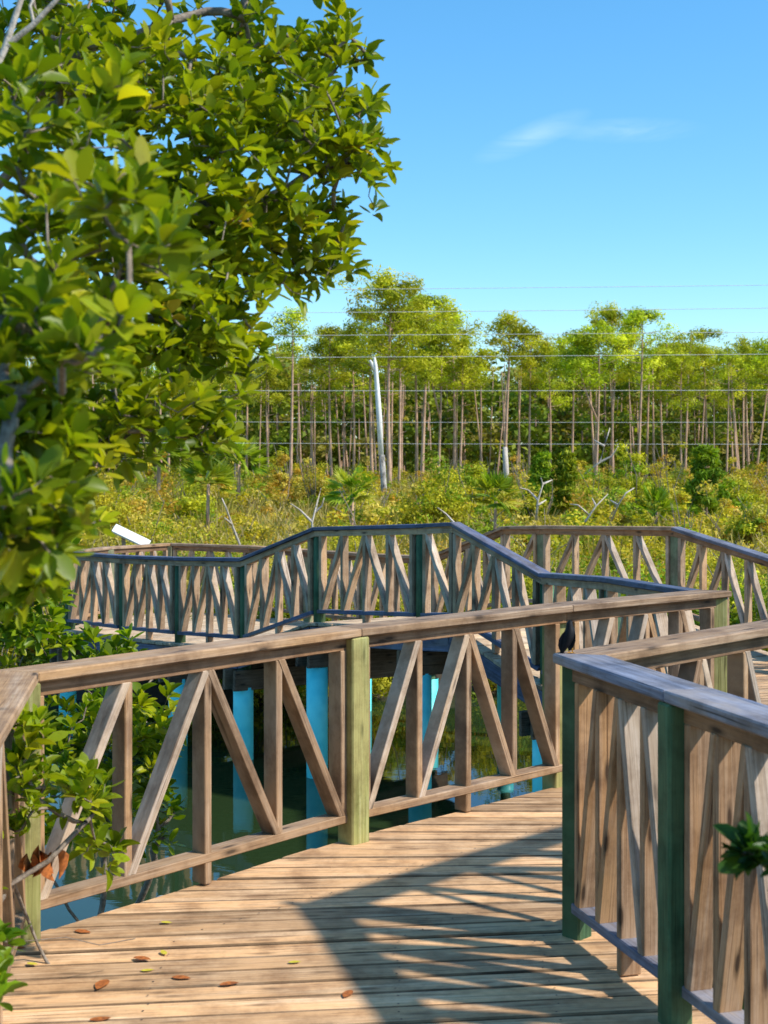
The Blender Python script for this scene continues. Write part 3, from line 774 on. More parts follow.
PINES = [  # variant, column, top, distance, width, label
    ('big', 391, 268, 76, 1.05, 'tallest broad crowned pine, its straight trunk just beside the white dead snag'),
    ('thin', 291, 300, 84, 1.0, 'slender pine with a small pale top standing clear against the sky near the mangrove'),
    ('b', 331, 318, 92, 1.0, 'medium pine with a slim trunk between the slender pine and the white snag'),
    ('c', 352, 322, 96, 1.0, 'bushy pine tucked in behind the white dead snag'),
    ('a', 424, 285, 88, 1.1, 'tall pine just beyond the tallest pine, its crown merging with the big one'),
    ('a', 415, 300, 97, 1.0, 'pine with a thin trunk close beside the tallest pine, lower crown'),
    ('fork', 440, 318, 86, .9, 'pine with a trunk forked in two near the tallest pine'),
    ('b', 461, 330, 92, .9, 'reddish trunked pine with a low crown beyond the forked pine'),
    ('d', 480, 342, 99, 1.0, 'short thin pine in the dip of the treeline beyond the forked pine'),
    ('d', 507, 306, 84, 1.15, 'lone topped pine with open flat crown above the broken stump'),
    ('b', 530, 322, 94, .85, 'pine with dark narrow crown next to the lone topped pine'),
    ('c', 549, 338, 99, .9, 'lower round pine above the two young pines'),
    ('d', 572, 333, 95, 1.0, 'pine with leaning thin trunk before the low branching pine'),
    ('fork', 597, 318, 80, 1.0, 'low branching pine with crooked dead limbs on its forked trunk'),
    ('big', 612, 300, 92, .72, 'broad flat topped pine behind the low branching pine'),
    ('a', 640, 300, 90, .95, 'tall dense pine topping the treeline beyond the low branching pine'),
    ('b', 662, 340, 97, 1.0, 'mid height pine beside the tall dense pine'),
    ('c', 681, 345, 95, .9, 'bright green bushy pine over the dark young pine'),
    ('c', 704, 338, 98, 1.0, 'round crowned pine in the row beyond the dark young pine'),
    ('a', 727, 346, 94, .9, 'lower pine with slim trunk near the edge of the wood'),
    ('b', 748, 338, 99, 1.0, 'outermost thin pine of the visible treeline but one'),
    ('c', 772, 330, 96, 1.0, 'outermost pine at the edge of the picture, partly cut off'),
    ('c', 205, 322, 88, 1.1, 'pine half hidden behind the mangrove leaves, yellowish crown'),
    ('c', 236, 345, 80, .9, 'low yellow green pine showing under the mangrove leaves'),
    ('b', 268, 350, 96, 1.0, 'pine with mid height crown just outside the mangrove leaves'),
    ('a', 312, 352, 98, .9, 'small pine between the slender pale topped pine and the medium pine'),
    ('a', 170, 335, 92, 1.0, 'pine mostly hidden behind the hanging mangrove sprays'),
    ('thin', 399, 300, 78, .8, 'thin twin trunk rising from the foot of the tallest pine'),
    ('b', 372, 300, 90, 1.1, 'pine filling the crown line right behind the white snag'),
    ('c', 452, 300, 95, 1.0, 'tall rounded pine between the tallest pine and the lone topped pine'),
]
for i, (k, x, tp, Yd, w, lab) in enumerate(PINES):
    place_pine(k, x, tp, Yd, lab, w, rot=i * 1.7)
place_pine('big', 872, 250, 60, 'nearer pine whose bough tip just enters the picture beside the sky', .9, .6)

# the wood behind reads as one mass
def trunk_tris(x, y, z, h, r):
    a = np.arange(5) * 2 * math.pi / 5; ring = np.stack([np.cos(a), np.sin(a), np.zeros(5)], 1)
    v = np.concatenate([ring * r + (x, y, z), ring * r * .45 + (x + rng.normal() * .45, y, z + h)])
    f = np.array([(i, (i + 1) % 5, 5 + (i + 1) % 5, 5 + i) for i in range(5)])
    return v, f
cv, cf, cc, off = [], [], [], 0
tv_, tf_, toff = [], [], 0
for i in range(130):
    Yd = rng.uniform(112, 155); xw = rng.uniform(-.34, .36) * Yd; gz = ground_z(xw, Yd)
    H = rng.uniform(8.5, 13.0) * (1 + (Yd - 100) * .003)
    v, f, c = variants[['a', 'b', 'c', 'd'][i % 4]][2]
    pick = rng.random(len(f)) < .5
    f = f[pick]; used = np.unique(f); lut = np.zeros(len(v), int); lut[used] = np.arange(len(used)); f = lut[f]; v = v[used]; c = c[used]
    a = rng.random() * 6.28; s = H / 12.4
    rot = np.array([[math.cos(a), -math.sin(a), 0], [math.sin(a), math.cos(a), 0], [0, 0, 1]])
    w = (v @ rot.T) * (s * 1.1, s * 1.1, s) + (xw, Yd, gz)
    cv.append(w); cf.append(f + off); cc.append(c * rng.uniform(.7, 1.05)); off += len(w)
    t1, t2 = trunk_tris(xw, Yd, gz, H * .96, rng.uniform(.07, .13)); tv_.append(t1); tf_.append(t2 + toff); toff += len(t1)
for i in range(150):
    Yd = rng.uniform(97, 125); xw = rng.uniform(-.34, .36) * Yd
    t1, t2 = trunk_tris(xw, Yd, ground_z(xw, Yd), rng.uniform(7.0, 9.5), rng.uniform(.05, .11)); tv_.append(t1); tf_.append(t2 + toff); toff += len(t1)
# dim understorey at the back of the wood
n = 4600
cen = np.stack([rng.uniform(-58, 60, n), rng.uniform(107, 160, n), 9.5 * rng.random(n) ** 1.1 + .3], 1)
v, f, c = tuft_mesh(cen, rng.uniform(.9, 1.7, n), 46, [(0.16, 0.22, 0.02), (0.23, 0.27, 0.03), (0.32, 0.28, 0.06)], (2, 2, 1), wid=.5, leaf=.6)
cv.append(v); cf.append(f + off); cc.append(c)
wood_mass = thing('pine_forest', 'dense pine wood behind the front row of trees', 'forest', (0, 125, 0)); wood_mass['kind'] = 'stuff'
o3 = np.array([0, 125, 0])
np_mesh('crowns', np.concatenate(cv) - o3, np.concatenate(cf), M['needle'], wood_mass, np.concatenate(cc))
np_mesh('trunks', np.concatenate(tv_) - o3, np.concatenate(tf_), M['pine_bark'], wood_mass, smooth=True)

# white dead snag, broken stump
t = thing('dead_tree_snag', 'bleached white dead trunk with a broken top in front of the pines', 'dead tree', (-.5 * 70 / 70, 70, ground_z(0, 70)))
def atw(x, y, Yd): return V(at(x, y, Yd))
m = MB(); pts = [atw(381, 455, 70), atw(379.5, 420, 70), atw(377, 385, 70), atw(375.5, 366, 70), atw(374.5, 357, 70)]
m.rod(pts, [.14, .145, .125, .105, .05], 10); m.rod([atw(375, 372, 70), atw(371, 362, 70), atw(370, 360, 70)], [.1, .08, .05], 6)
m.build('bleached_trunk', M['snag'], t, smooth=True)
m = MB(); m.rod([atw(385, 530, 70), atw(384, 490, 70), atw(382, 455, 70)], [.18, .16, .146], 10); m.build('charred_base', M['snag_low'], t, smooth=True)
t = thing('dead_tree_stump', 'pale broken trunk, shoulder high, under the lone topped pine', 'dead tree', (atw(506, 500, 72).x, 72, 0))
m = MB(); m.rod([atw(507, 500, 72), atw(506, 470, 72), atw(505, 447, 72)], [.17, .15, .12], 8); m.build('trunk', M['pale_twig'], t, smooth=True)

# ------------------------------------------------------------------ marsh scrub
SC = [(0.50, 0.42, 0.03), (0.40, 0.38, 0.026), (0.22, 0.30, 0.018), (0.58, 0.47, 0.09), (0.52, 0.32, 0.04)]
def bush_arrays(pos, rad, hgt, nclump, per, cols, wts, leaf, wid=.5, up=.3):
    u = rand_unit(nclump) * (rng.random((nclump, 1)) ** .4); u[:, 2] = np.abs(u[:, 2]) * rng.uniform(.5, 1.0, nclump)
    cen = np.array(pos) + u * np.array([rad, rad, hgt])
    return tuft_mesh(cen, np.full(nclump, min(rad, hgt) * .34) * rng.uniform(.7, 1.3, nclump), per, cols, wts, wid=wid, up=up, jit=.2, leaf=leaf)
def stems(m, pos, rad, hgt, n, r=.015):
    for _ in range(n):
        a = rng.random() * 6.28; q = rng.uniform(.3, .9)
        p0 = V(pos) + V((rng.normal() * .1 * rad, rng.normal() * .1 * rad, -.1)); p2 = V(pos) + V((math.cos(a) * rad * q, math.sin(a) * rad * q, hgt * rng.uniform(.5, .95)))
        p1 = (p0 + p2) / 2 + V((rng.normal() * .12 * rad, rng.normal() * .12 * rad, .08 * hgt))
        m.rod([p0, p1, p2], [r, r * .7, r * .35], 5, caps=False)

sv, sf, scc, off = [], [], [], 0
m_st = MB()
for i in range(560):
    Yd = 22.6 + 74 * rng.random() ** 1.25
    xw = rng.uniform(-.33, .34) * Yd
    if Yd < 30 and rng.random() < .25 and xw < 1: continue
    gz = ground_z(xw, Yd)
    hgt = rng.choice([.6, 1.0, 1.3, 1.7, 2.3], p=[.2, .25, .25, .2, .1]) * rng.uniform(.85, 1.15) * (.85 + .0085 * (Yd - 22)); rad = rng.uniform(.7, 1.5)
    gz = max(gz, -1.55)
    green = rng.random() < (.45 if Yd < 28 else .16)
    wts = (1, 2, 5, .5, .1) if green else [(5, 3, 1, 2, .4), (3, 1, .5, 4, 2), (3, 4, 2, 1, .2), (1.5, .7, .3, 3, .9)][int(rng.integers(4))]
    near_ = Yd < 36
    v, f, c = bush_arrays((xw, Yd, gz), rad, hgt, 24 if near_ else 15, 110 if near_ else 62, SC, wts, .075 if near_ else .15, wid=.5)
    sv.append(v); sf.append(f + off); scc.append(c); off += len(v)
    if rng.random() < .35: stems(m_st, (xw, Yd, gz), rad, hgt * 1.05, 4, .010 + Yd * .0003)
# green fringe along the water's edge
for i in range(90):
    xw = -9 + 18.5 * i / 89 + rng.normal() * .1
    b = 20.6 + 0.9 * math.sin(xw * .5) - 0.12 * xw
    Yd = b + rng.uniform(.25, 1.7); gz = max(ground_z(xw, Yd), -1.62)
    v, f, c = bush_arrays((xw, Yd, gz - .1), rng.uniform(.4, .7), rng.uniform(1.0, 2.0) if rng.random() < .7 else .7, 20, 100, SC, (1.2, 3, 4, .6, .15), .075, wid=.5)
    sv.append(v); sf.append(f + off); scc.append(c); off += len(v)
    stems(m_st, (xw, Yd, gz), .6, 1.3, 4, .012)
for i in range(60):
    xw = -9 + 18.5 * i / 59 + rng.normal() * .15
    Yd = 20.6 + 0.9 * math.sin(xw * .5) - 0.12 * xw + rng.uniform(1.7, 3.2); gz = ground_z(xw, Yd)
    v, f, c = bush_arrays((xw, Yd, gz - .1), rng.uniform(.5, .9), rng.uniform(1.5, 2.0), 26, 100, SC, (1.2, 3, 4, .6, .15), .08, wid=.5)
    sv.append(v); sf.append(f + off); scc.append(c); off += len(v)
# tall grass tufts between
n = 2600
Yd = 22.5 + 75 * rng.random(n) ** 1.3; xw = rng.uniform(-.33, .34, n) * Yd
gz = np.array([max(ground_z(a, b), -1.5) for a, b in zip(xw, Yd)])
v, f, c = blade_mesh(np.stack([xw, Yd, gz + .1], 1), np.full(n, 1.0), 10, [(0.42, 0.34, 0.10), (0.33, 0.28, 0.05), (0.5, 0.40, 0.18)], (2, 2, 1))
sv.append(v); sf.append(f + off); scc.append(c); off += len(v)
scrub = thing('marsh_scrub', 'low yellow green marsh scrub and dry grass covering the far bank', 'scrub', (0, 50, -1)); scrub['kind'] = 'stuff'
o3 = np.array([0, 50, -1.0])
np_mesh('foliage', np.concatenate(sv) - o3, np.concatenate(sf), M['scrub'], scrub, np.concatenate(scc))
m_st.build('stems', M['twig'], scrub, smooth=True)

def bush(name, label, cat, x, ytop, Yd, wpx, cols, wts, ncl=60, per=110, leaf=.12, wid=.5, group=None):
    top = at(x, ytop, Yd); gz = max(ground_z(top[0], Yd), -1.5); hgt = top[2] - gz; rad = wpx / 2 * Yd / FPX
    root = thing(name, label, cat, (top[0], Yd, gz), group)
    v, f, c = bush_arrays((0, 0, .1), rad, hgt * .95, ncl, per, cols, wts, leaf, wid)
    np_mesh('foliage', v, f, M['scrub'], root, c)
    m = MB(); stems(m, (top[0], Yd, gz), rad, hgt, 8, .012 + Yd * .0003); m.build('stems', M['twig'], root, smooth=True)
    return root
bush('marsh_bush', 'rounded olive bush in front of the tallest pine behind the hump of the bridge', 'bush', 436, 458, 48, 78, SC, (4, 4, 2, 1, .2), 110, leaf=.115)
bush('marsh_bush', 'tall orange yellow bush near the white snag', 'bush', 287, 432, 62, 34, SC, (1, .2, .1, 2, 4), 50, leaf=.115)
bush('marsh_bush', 'feathery yellow bush beside the orange one', 'bush', 314, 440, 60, 46, SC, (5, 2, 1, 3, .4), 60, leaf=.115)
bush('marsh_bush', 'yellow green bush growing behind the white panel', 'bush', 110, 468, 46, 90, SC, (5, 3, 1, 2, .4), 110, leaf=.115)
bush('marsh_bush', 'tall leafy bush rising over the scrub before the wood', 'bush', 634, 432, 56, 50, SC, (3, 5, 2, 1, .1), 80, leaf=.115)
bush('marsh_bush', 'bright green bush beside the low end of the far railing', 'bush', 735, 548, 21.8, 150, SC, (.6, 2, 6, .3, 0), 120, 120, .075)
bush('marsh_bush', 'dense green bush showing through the far railing', 'bush', 640, 548, 22.3, 150, SC, (1, 2, 5, .4, 0), 110, 120, .075)
bush('marsh_bush', 'green bank bush seen past the corner post of the near railing', 'bush', 520, 548, 22.6, 130, SC, (2, 3, 4, .6, .1), 110, 120, .075)
bush('marsh_bush', 'orange tinged bush at the far edge of the scrub', 'bush', 757, 490, 40, 60, SC, (3, 2, 2, 2, 1.4), 70, leaf=.115)
bush('marsh_bush', 'tall yellow green shrub in front of the trunks beyond the hump of the bridge', 'bush', 476, 452, 58, 60, SC, (3, 4, 2, 2, .1), 90, leaf=.13)
bush('marsh_bush', 'broad green gold shrub over the far railing beneath the low branching pine', 'bush', 606, 462, 50, 70, SC, (3, 4, 3, 1, .1), 100, leaf=.12)
bush('marsh_bush', 'pale gold shrub between the tall leafy bush and the spreading young pine', 'bush', 668, 462, 54, 50, SC, (5, 3, 1, 3, .2), 80, leaf=.125)
bush('marsh_bush', 'fresh green shrub just beyond the spreading young pine', 'bush', 738, 468, 52, 56, SC, (1, 3, 5, 1, .1), 80, leaf=.12)
bush('marsh_bush', 'shaggy olive shrub below the hanging mangrove leaves', 'bush', 182, 474, 50, 70, SC, (4, 4, 2, 1, .2), 100, leaf=.12)
bush('marsh_bush', 'low tawny shrub beside the white snag, left of its charred base', 'bush', 352, 466, 56, 46, SC, (4, 2, 1, 4, .8), 70, leaf=.13)
# young pines in the scrub
YP = [(0.17, 0.24, 0.012), (0.26, 0.33, 0.016), (0.36, 0.40, 0.02)]
for lab, x, yt, Yd, w, cols in [('upright bright green young pine, taller of a pair in the scrub', 541, 446, 52, 30, YP), ('upright bright green young pine, shorter of a pair in the scrub', 566, 449, 52, 26, YP),
                          ('spreading dark green young pine in the scrub before the wood', 706, 444, 50, 62, [(0.14, 0.21, 0.012), (0.22, 0.29, 0.016), (0.30, 0.36, 0.02)])]:
    top = at(x, yt, Yd); gz = ground_z(top[0], Yd); h = top[2] - gz; rad = w / 2 * Yd / FPX
    root = thing('young_pine', lab, 'young pine', (top[0], Yd, gz), 'young pines in the scrub')
    k = rng.random(70) ** .8; a = rng.random(70) * 6.28; rr = rad * (1 - k * .75) * rng.uniform(.3, 1, 70)
    cen = np.stack([np.cos(a) * rr, np.sin(a) * rr, h * (.12 + .85 * k)], 1)
    keep_ = rng.random(70) < .62
    v, f, c = tuft_mesh(cen[keep_], np.full(keep_.sum(), .26), 70, cols, (1, 1, 1), wid=.22, up=.5, leaf=.3, flat=.6, nj=1.0); np_mesh('crown', v, f, M['needle'], root, c)
    m = MB(); m.rod([(top[0], Yd, gz - .1), (top[0], Yd, gz + h * .9)], [.07, .02], 7); m.build('trunk', M['pine_bark'], root, smooth=True)
# palmettos
def palm(lab, x, yc, Yd, size, nf=17):
    c0 = V(at(x, yc, Yd)); gz = ground_z(c0.x, Yd)
    root = thing('palmetto_palm', lab, 'palm', (c0.x, Yd, gz), 'palmetto palms in the marsh')
    m = MB(); m.rod([(c0.x, Yd, gz - .1), (c0.x + .05, Yd, c0.z)], [size * .07, size * .06], 8); m.build('trunk', M['pine_bark'], root, smooth=True)
    o = np.array([c0.x, Yd, gz]); pos, fr, L, cc = [], [], [], []
    for i in range(nf):
        el = rng.uniform(-.35, 1.25); az = i * 2.4 + rng.normal() * .2
        d = np.array([math.cos(az) * math.cos(el), math.sin(az) * math.cos(el), math.sin(el)])
        hub = np.array(c0) + d * size * .5; Fm = basis_from(d[None], np.array([rng.normal() * .5]))[0]
        col = palette(1, [(0.2, 0.29, 0.02), (0.3, 0.36, 0.03), (0.38, 0.36, 0.05)], (2, 2, 1))[0]
        for g in np.linspace(-1.25, 1.25, 15):
            dd = Fm[:, 1] * math.cos(g) + Fm[:, 0] * math.sin(g) + np.array([0, 0, -.15 * abs(g)])
            pos.append(hub); fr.append(dd); L.append(size * .85 * math.cos(g * .45)); cc.append(col)
        pos.append(np.array(c0)); fr.append(d); L.append(size * .5); cc.append(col * .8)
    fr = np.array(fr); L = np.array(L)
    v, f, c = scatter(KITE_V, KITE_F, np.array(pos) - o, basis_from(fr, rng.normal(size=len(fr)) * .3), L, L * .16, np.array(cc))
    np_mesh('fronds', v, f, M['scrub'], root, c)
palm('palmetto with a bright fan crown between the mangrove and the orange bush', 207, 484, 46, .9)
palm('small palmetto right of the feathery yellow bush', 351, 494, 44, .8)
palm('tall palmetto with upright fans beside the hanging mangrove leaves', 158, 455, 60, 1.3)
palm('palmetto on a short pale trunk behind the crest of the bridge', 494, 499, 40, .7)
palm('drooping palmetto at the end of the dip in the scrub', 238, 462, 62, 1.2)
palm('palmetto near the dead branches behind the far railing', 655, 512, 44, .7)
# bleached dead branches
def deadwood(lab, polys, Yd, r=.03):
    p0 = V(at(*polys[0][0], Yd))
    root = thing('dead_branch', lab, 'dead branch', tuple(p0), 'bleached branches in the scrub')
    m = MB()
    for P in polys:
        q = [V(at(x, y, Yd + .3 * math.sin(x * .3))) for x, y in P]
        m.rod(q, [r * (1 - .6 * i / (len(q) - 1)) for i in range(len(q))], 6)
    m.build('bare_limbs', M['pale_twig'], root, smooth=True)
deadwood('forked white dead sapling behind the ramp of the bridge', [[(313, 545), (312, 522), (318, 500), (321, 488)], [(312, 522), (300, 510), (291, 504)], [(315, 512), (322, 506), (324, 498)]], 30)
deadwood('leaning grey dead stem behind the low stretch of the bridge', [[(240, 545), (232, 525), (226, 508), (222, 498)], [(232, 525), (225, 518)]], 30)
deadwood('tangled bleached branch behind the crest of the bridge', [[(536, 520), (538, 500), (543, 484), (541, 478)], [(538, 500), (528, 490), (520, 488)], [(543, 484), (552, 480)], [(538, 505), (546, 500)]], 32)
deadwood('low arching bleached limb before the far railing', [[(585, 522), (596, 506), (608, 494)], [(596, 506), (592, 498)], [(590, 516), (578, 505), (570, 504)]], 31, .026)
deadwood('grey leaning limb above the far railing corner', [[(612, 520), (618, 505), (626, 493), (634, 488)], [(618, 505), (610, 500)]], 34, .03)
deadwood('crooked pale dead limbs in front of the low branching pine', [[(585, 474), (600, 462), (606, 440), (610, 428)], [(600, 462), (612, 456), (618, 446)], [(604, 446), (594, 440)]], 66, .06)
deadwood('short pale snapped limb just behind the crest of the bridge', [[(455, 524), (446, 514), (438, 508)]], 30, .03)

# ------------------------------------------------------------------ power lines
WL = [(290, 284, 'highest wire, alone against the sky'), (313, 307, 'second wire from the top, crossing the sky'), (335, 331, 'third wire from the top, skimming the tree tops'),
      (357, 353, 'fourth wire from the top, through the upper crowns'), (389, 389, 'fifth wire from the top, at the base of the crowns'), (420, 421, 'sixth wire from the top, across the trunks'),
      (441, 443, 'lowest wire, just above the scrub')]
for i, (yl, yr, lab) in enumerate(WL):
    a, b = V(at(-300, yl + .9 * (yl - yr) * .6, 58)), V(at(1100, yr - (yl - yr) * .5, 58))
    m = MB(); pts = [a.lerp(b, k / 12) - V((0, 0, .25 * math.sin(math.pi * k / 12) * .3)) for k in range(13)]
    m.rod(pts, [.011 if i < 5 else .0085] * 13, 6)
    tag(m.build('power_line', M['wire'], smooth=True), 'thin pale power line, ' + lab, 'power line', 'power lines in front of the pines')

# ------------------------------------------------------------------ white panel by the far end
t = thing('information_panel', 'slanted white panel standing above the far end of the bridge', 'sign', (-4.0, 22.3, -.45))
c0, c1 = V(at(114, 527, 22.3)), V(at(149, 544, 22.3))
d = (c1 - c0).normalized(); nrm = V((0, -1, 0)); up = V((.12, 0.45, .55)).normalized()
m = MB(); cc = (c0 + c1) / 2
m.beam(c0 - up * .02, c1 - up * .02, up, .16, .05, .006); m.build('panel', M['white_panel'], t)
for q in (.25, .8):
    p = c0.lerp(c1, q); m = MB(); m.beam(p + V((0, .07, -.06)), V((p.x, p.y + .07, -.9)), (1, 0, 0), .06, .05); m.build('support', M['rail'], t)

# ------------------------------------------------------------------ bird
bx, by = A[0] - 0.035, A[1] + 0.03
zb = 1.155
t = thing('black_bird', 'black bird with orange legs perched on the railing corner', 'bird', (bx, by, zb))
def loft(path, radii, n=14):
    m = MB(); m.rod(path, radii, n); return m
bb = V((bx, by, zb)); t.scale = (.84, .84, .84)
# spine from tail tip up the back to the head and beak; facing slightly away to one side
sp = [(-.044, -.014, -.012, .008, .006), (-.038, -.012, .004, .014, .010), (-.028, -.008, .022, .024, .022), (-.014, -.003, .048, .036, .035), (-.006, 0, .076, .041, .039), (-.002, 0, .102, .036, .036), (-.001, 0, .120, .025, .026),
      (-.001, .001, .132, .0195, .021), (-.001, .003, .143, .0195, .020), (0, .005, .153, .014, .014), (.001, .006, .159, .004, .004)]
v = []; f = []; nn = 16
for (x, y, z, rx, ry) in sp:
    for k in range(nn):
        g = 2 * math.pi * k / nn
        v.append((x + .84 * rx * math.cos(g), y + ry * math.sin(g), z + .25 * rx * math.cos(g)))
for i in range(len(sp) - 1):
    for k in range(nn):
        k2 = (k + 1) % nn; f.append((i * nn + k, i * nn + k2, (i + 1) * nn + k2, (i + 1) * nn + k))
v = np.array(v); f = np.array(f)
body = np_mesh('body', v, f, M['bird'], t, smooth=True)
md = body.modifiers.new('Subdivision', 'SUBSURF'); md.levels = 1; md.render_levels = 1
m = MB(); m.rod([bb + V((.006, .020, .142)), bb + V((.012, .036, .139)), bb + V((.016, .046, .135))], [.007, .005, .001], 8); m.build('beak', M['bird'], t, smooth=True)
for s_ in (-1, 1):
    m = MB(); q = bb + V((-.002, .016 * s_, .0))
    q = bb + V((.008 * s_ + .004, -.008, 0))
    m.rod([q + V((-.002, .004, .05)), q + V((0, 0, .024)), q + V((.001, -.001, .003))], [.006, .0028, .0026], 6)
    for a in (-.6, 0, .6, math.pi):
        m.rod([q + V((0, 0, .004)), q + V((math.sin(a) * .02, -math.cos(a) * .02, .003))], [.0026, .0016], 5)
    m.build('leg', M['bird_leg'], t, smooth=True)
for s_ in (-1, 1):
    vv, ff = leaf_template(bend=.05, fold=-.25)
    d = V((-.022, -.006, -.085)).normalized()
    Fm = basis_from(np.array([d]), np.array([1.2 * s_]))[0]
    loc = vv * np.array([.040, .10, .06]); w = loc @ Fm.T + np.array([.0 + .022 * s_, -.012, .110])
    np_mesh('wing', w, ff, M['bird'], t, smooth=True)

# ------------------------------------------------------------------ little things on the deck
def ground_px(x, y): Yd = EYE * FPX / (y - 460); return at(x, y, Yd)
FL = [(91, 934, 'orange', 'curled orange leaf lying farthest back beside the twig'), (36, 941, 'orange', 'orange leaf by the foot of the corner post'), (26, 949, 'orange', 'orange leaf scrap nearest the corner post'), (151, 961, 'orange', 'orange leaf out on the planks beside a yellow one'),
      (191, 980, 'orange', 'orange leaf midway between two others on the planks'), (239, 984, 'orange', 'outermost orange leaf on the planks towards the shadow'), (97, 991, 'orange', 'largest orange leaf on the planks'), (111, 1019, 'orange', 'orange leaf nearest the viewer'),
      (172, 924, 'yellow', 'yellow leaf on the planks farthest from the viewer'), (166, 956, 'yellow', 'yellow leaf scrap just behind an orange leaf'), (154, 971, 'yellow', 'tiny yellow leaf scrap in front of an orange leaf'), (38, 966, 'yellow', 'faded yellow leaf beside the twig'), (301, 963, 'yellow', 'yellow leaf at the edge of the railing shadow'), (344, 999, 'orange', 'orange leaf lying in the railing shadow')]
for x, y, kind, lab in FL:
    p = ground_px(x, y); vv, ff = leaf_template(bend=random.uniform(-.12, .06), fold=random.uniform(-.1, .25))
    a = random.uniform(-.5, .5) + (math.pi / 2 if random.random() < .7 else 0); L = .075 if kind == 'orange' else .05
    if 'largest' in lab: L = .10
    Fm = basis_from(np.array([[math.cos(a + 1.57), math.sin(a + 1.57), .05]]))[0]
    w = (vv * np.array([L * .5, L, L])) @ Fm.T
    w[:, 2] = (w[:, 2] - w[:, 2].min()) * .35 + .002
    o = np_mesh('fallen_leaf', w, ff, M['dead_leaf' if kind == 'orange' else 'yellow_leaf'], smooth=True); o.location = (p[0], p[1], .004)
    tag(o, lab, 'leaf', 'fallen leaves on the planks')
m = MB(); m.rod([at(-6, 838, 5.0), at(8, 870, 5.2), at(22, 905, 5.35), at(38, 945, 5.45), at(47, 962, 5.43), at(55, 973, 5.42)], [.008, .008, .007, .006, .007, .009], 7)
tag(m.build('fallen_twig', M['twig'], smooth=True), 'thin brown twig leaning on the planks by the corner post', 'twig')
t = thing('withered_leaves', 'bunch of curled rust brown dead leaves hanging by the corner post', 'dead leaves', at(45, 860, 5.2))
o3 = np.array(t.location); dn = []
for i in range(7):
    dn.append((rng.normal() * .3, rng.normal() * .3, -1))
dn = np.array(dn); pos = np.array([at(47 + rng.normal() * 7 - (14 if i > 4 else 0), 853 + rng.normal() * 4, 5.2 + rng.normal() * .02) for i in range(7)]) - o3
vv, ff = leaf_template(bend=.35, fold=.9)
L = np.full(7, .105) * rng.uniform(.7, 1.1, 7); fr = basis_from(dn, rng.random(7) * 6)
allv = []; allf = []
for i in range(7):
    w = (vv * np.array([L[i] * .42, L[i], L[i]])) @ fr[i].T + pos[i]; allf.append(ff + len(vv) * i); allv.append(w)
np_mesh('dead_leaf', np.concatenate(allv), np.concatenate(allf), M['dead_leaf'], t, smooth=True)
for i, (x, lab) in enumerate([(157, 'pale stake in the water nearer the mangrove bush'), (168, 'pale stake in the water beside the upright of the near railing')]):
    Yd = 7.6; m = MB(); m.rod([(at(x, 800, Yd)[0], Yd, -2.2), (at(x + 2, 800, Yd)[0], Yd + .1, -.45)], [.03, .027], 8)
    tag(m.build('mooring_stake', M['pale_twig'], smooth=True), lab, 'stake', 'pale stakes in the water')

# ------------------------------------------------------------------ sky, sun, camera
SUN_AZ = 108.6; SUN_EL = 45.0
w = bpy.data.worlds.new('World'); sc.world = w; w.use_nodes = True
nt = w.node_tree; lk = nt.links; bg = nt.nodes['Background']
sky = N(nt, 'ShaderNodeTexSky', sky_type='NISHITA'); sky.sun_disc = False
sky.sun_elevation = R(SUN_EL); sky.sun_rotation = R(SUN_AZ); sky.altitude = 0; sky.air_density = 1.0; sky.dust_density = 0.35; sky.ozone_density = 2.2
tc = N(nt, 'ShaderNodeTexCoord')
sx = N(nt, 'ShaderNodeSeparateXYZ'); lk.new(tc.outputs['Generated'], sx.inputs[0])
# faint wisp of cloud low in the north
mp = N(nt, 'ShaderNodeMapping'); mp.inputs['Scale'].default_value = (9, 9, 34); mp.inputs['Rotation'].default_value = (0, R(8), 0); lk.new(tc.outputs['Generated'], mp.inputs[0])
cn = N(nt, 'ShaderNodeTexNoise', i_Scale=1.6, i_Detail=5.0, i_Roughness=0.55, i_Distortion=0.6); lk.new(mp.outputs[0], cn.inputs[0])
def wisp(cx, cz, rx, rz, tilt, k):
    ax = mth(nt, 'SUBTRACT', sx.outputs[0], cx); az = mth(nt, 'SUBTRACT', mth(nt, 'SUBTRACT', sx.outputs[2], cz), mth(nt, 'MULTIPLY', ax, tilt))
    dx = mth(nt, 'DIVIDE', ax, rx); dz = mth(nt, 'DIVIDE', az, rz)
    q = mth(nt, 'SQRT', mth(nt, 'ADD', mth(nt, 'MULTIPLY', dx, dx), mth(nt, 'MULTIPLY', dz, dz)))
    return mth(nt, 'MULTIPLY', mth(nt, 'SUBTRACT', 1.0, q, clamp=True), k)
mask = mth(nt, 'ADD', wisp(.102, .224, .042, .011, .35, .4), wisp(.168, .226, .055, .009, -.02, .38))
mask = mth(nt, 'MULTIPLY', mask, mth(nt, 'GREATER_THAN', sx.outputs[1], 0.0))
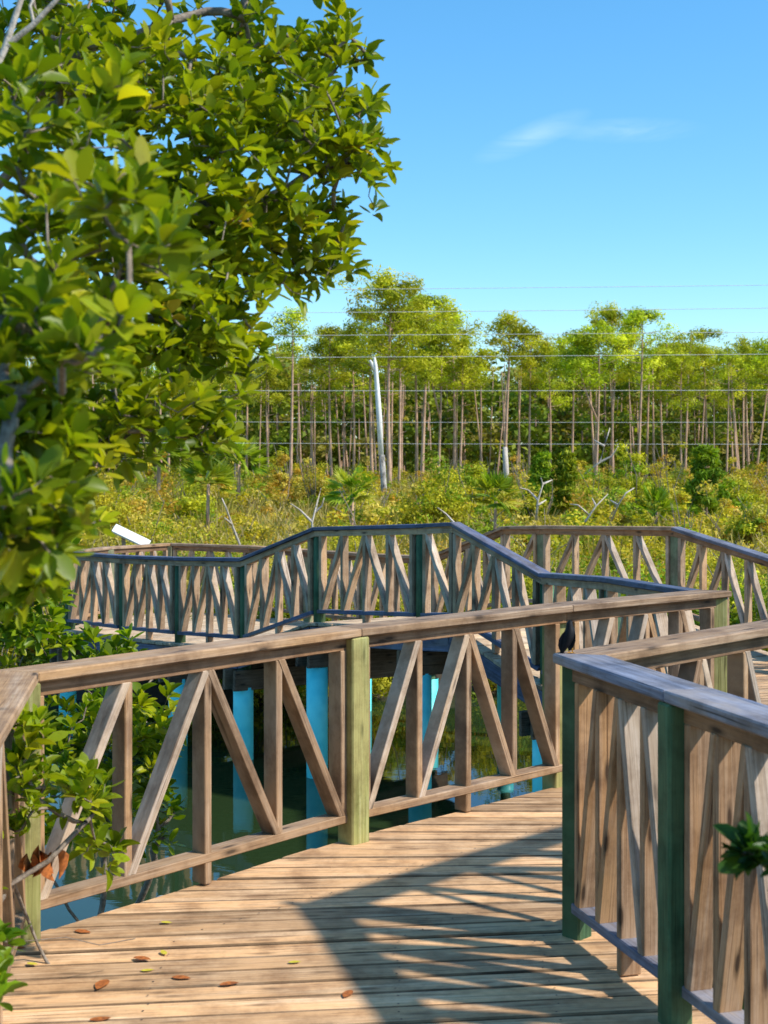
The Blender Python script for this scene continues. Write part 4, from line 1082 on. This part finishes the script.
cf_ = mth(nt, 'MULTIPLY', mask, mth(nt, 'MULTIPLY', mth(nt, 'SUBTRACT', cn.outputs[0], 0.36, clamp=True), 2.2), clamp=True)
skc = N(nt, 'ShaderNodeHueSaturation'); skc.inputs['Saturation'].default_value = 1.34; skc.inputs['Value'].default_value = 1.06; skc.inputs['Hue'].default_value = .493; lk.new(sky.outputs[0], skc.inputs['Color'])
hz = ramp(nt, sx.outputs[2], [(0.0, (0.66, 0.80, 0.92)), (0.16, (0.76, 0.86, 0.93)), (0.36, (1.0, 0.98, 0.96)), (0.62, (1.2, 1.18, 1.14))])  # zenith end raised, out of view, to add fill light
skt = mixc(nt, 1.0, skc.outputs[0], hz, 'MULTIPLY')
out = mixc(nt, cf_, skt, (4.9, 5.9, 7.6))
lk.new(out, bg.inputs[0]); bg.inputs[1].default_value = 0.125

sl = bpy.data.lights.new('sun', 'SUN'); sl.energy = 3.25; sl.angle = R(2.0); sl.color = (1.0, 0.93, 0.82)
so = bpy.data.objects.new('sun', sl); COL.objects.link(so)
sd = V((math.sin(R(SUN_AZ)) * math.cos(R(SUN_EL)), math.cos(R(SUN_AZ)) * math.cos(R(SUN_EL)), math.sin(R(SUN_EL))))
so.rotation_euler = sd.to_track_quat('Z', 'Y').to_euler(); so.location = sd * 30 + V((0, 8, 0))

cam = bpy.data.cameras.new('camera'); co = bpy.data.objects.new('camera', cam); COL.objects.link(co)
co.location = (0, 0, EYE)
cam.sensor_fit = 'VERTICAL'; cam.sensor_height = 36.0; cam.lens = FPX / 1024 * 36.0
co.rotation_euler = (R(90) , 0, 0)
cam.shift_y = -(512 - 460) / 1024.0
cam.clip_start = 0.05; cam.clip_end = 4000
cam.dof.use_dof = True; cam.dof.focus_distance = 9.5; cam.dof.aperture_fstop = 5.6
sc.camera = co
sc.view_settings.view_transform = 'Standard'; sc.view_settings.look = 'None'; sc.view_settings.exposure = 0.87; sc.view_settings.gamma = 1.0
sc.render.film_transparent = False
sc.cycles.max_bounces = 8; sc.cycles.use_denoising = True
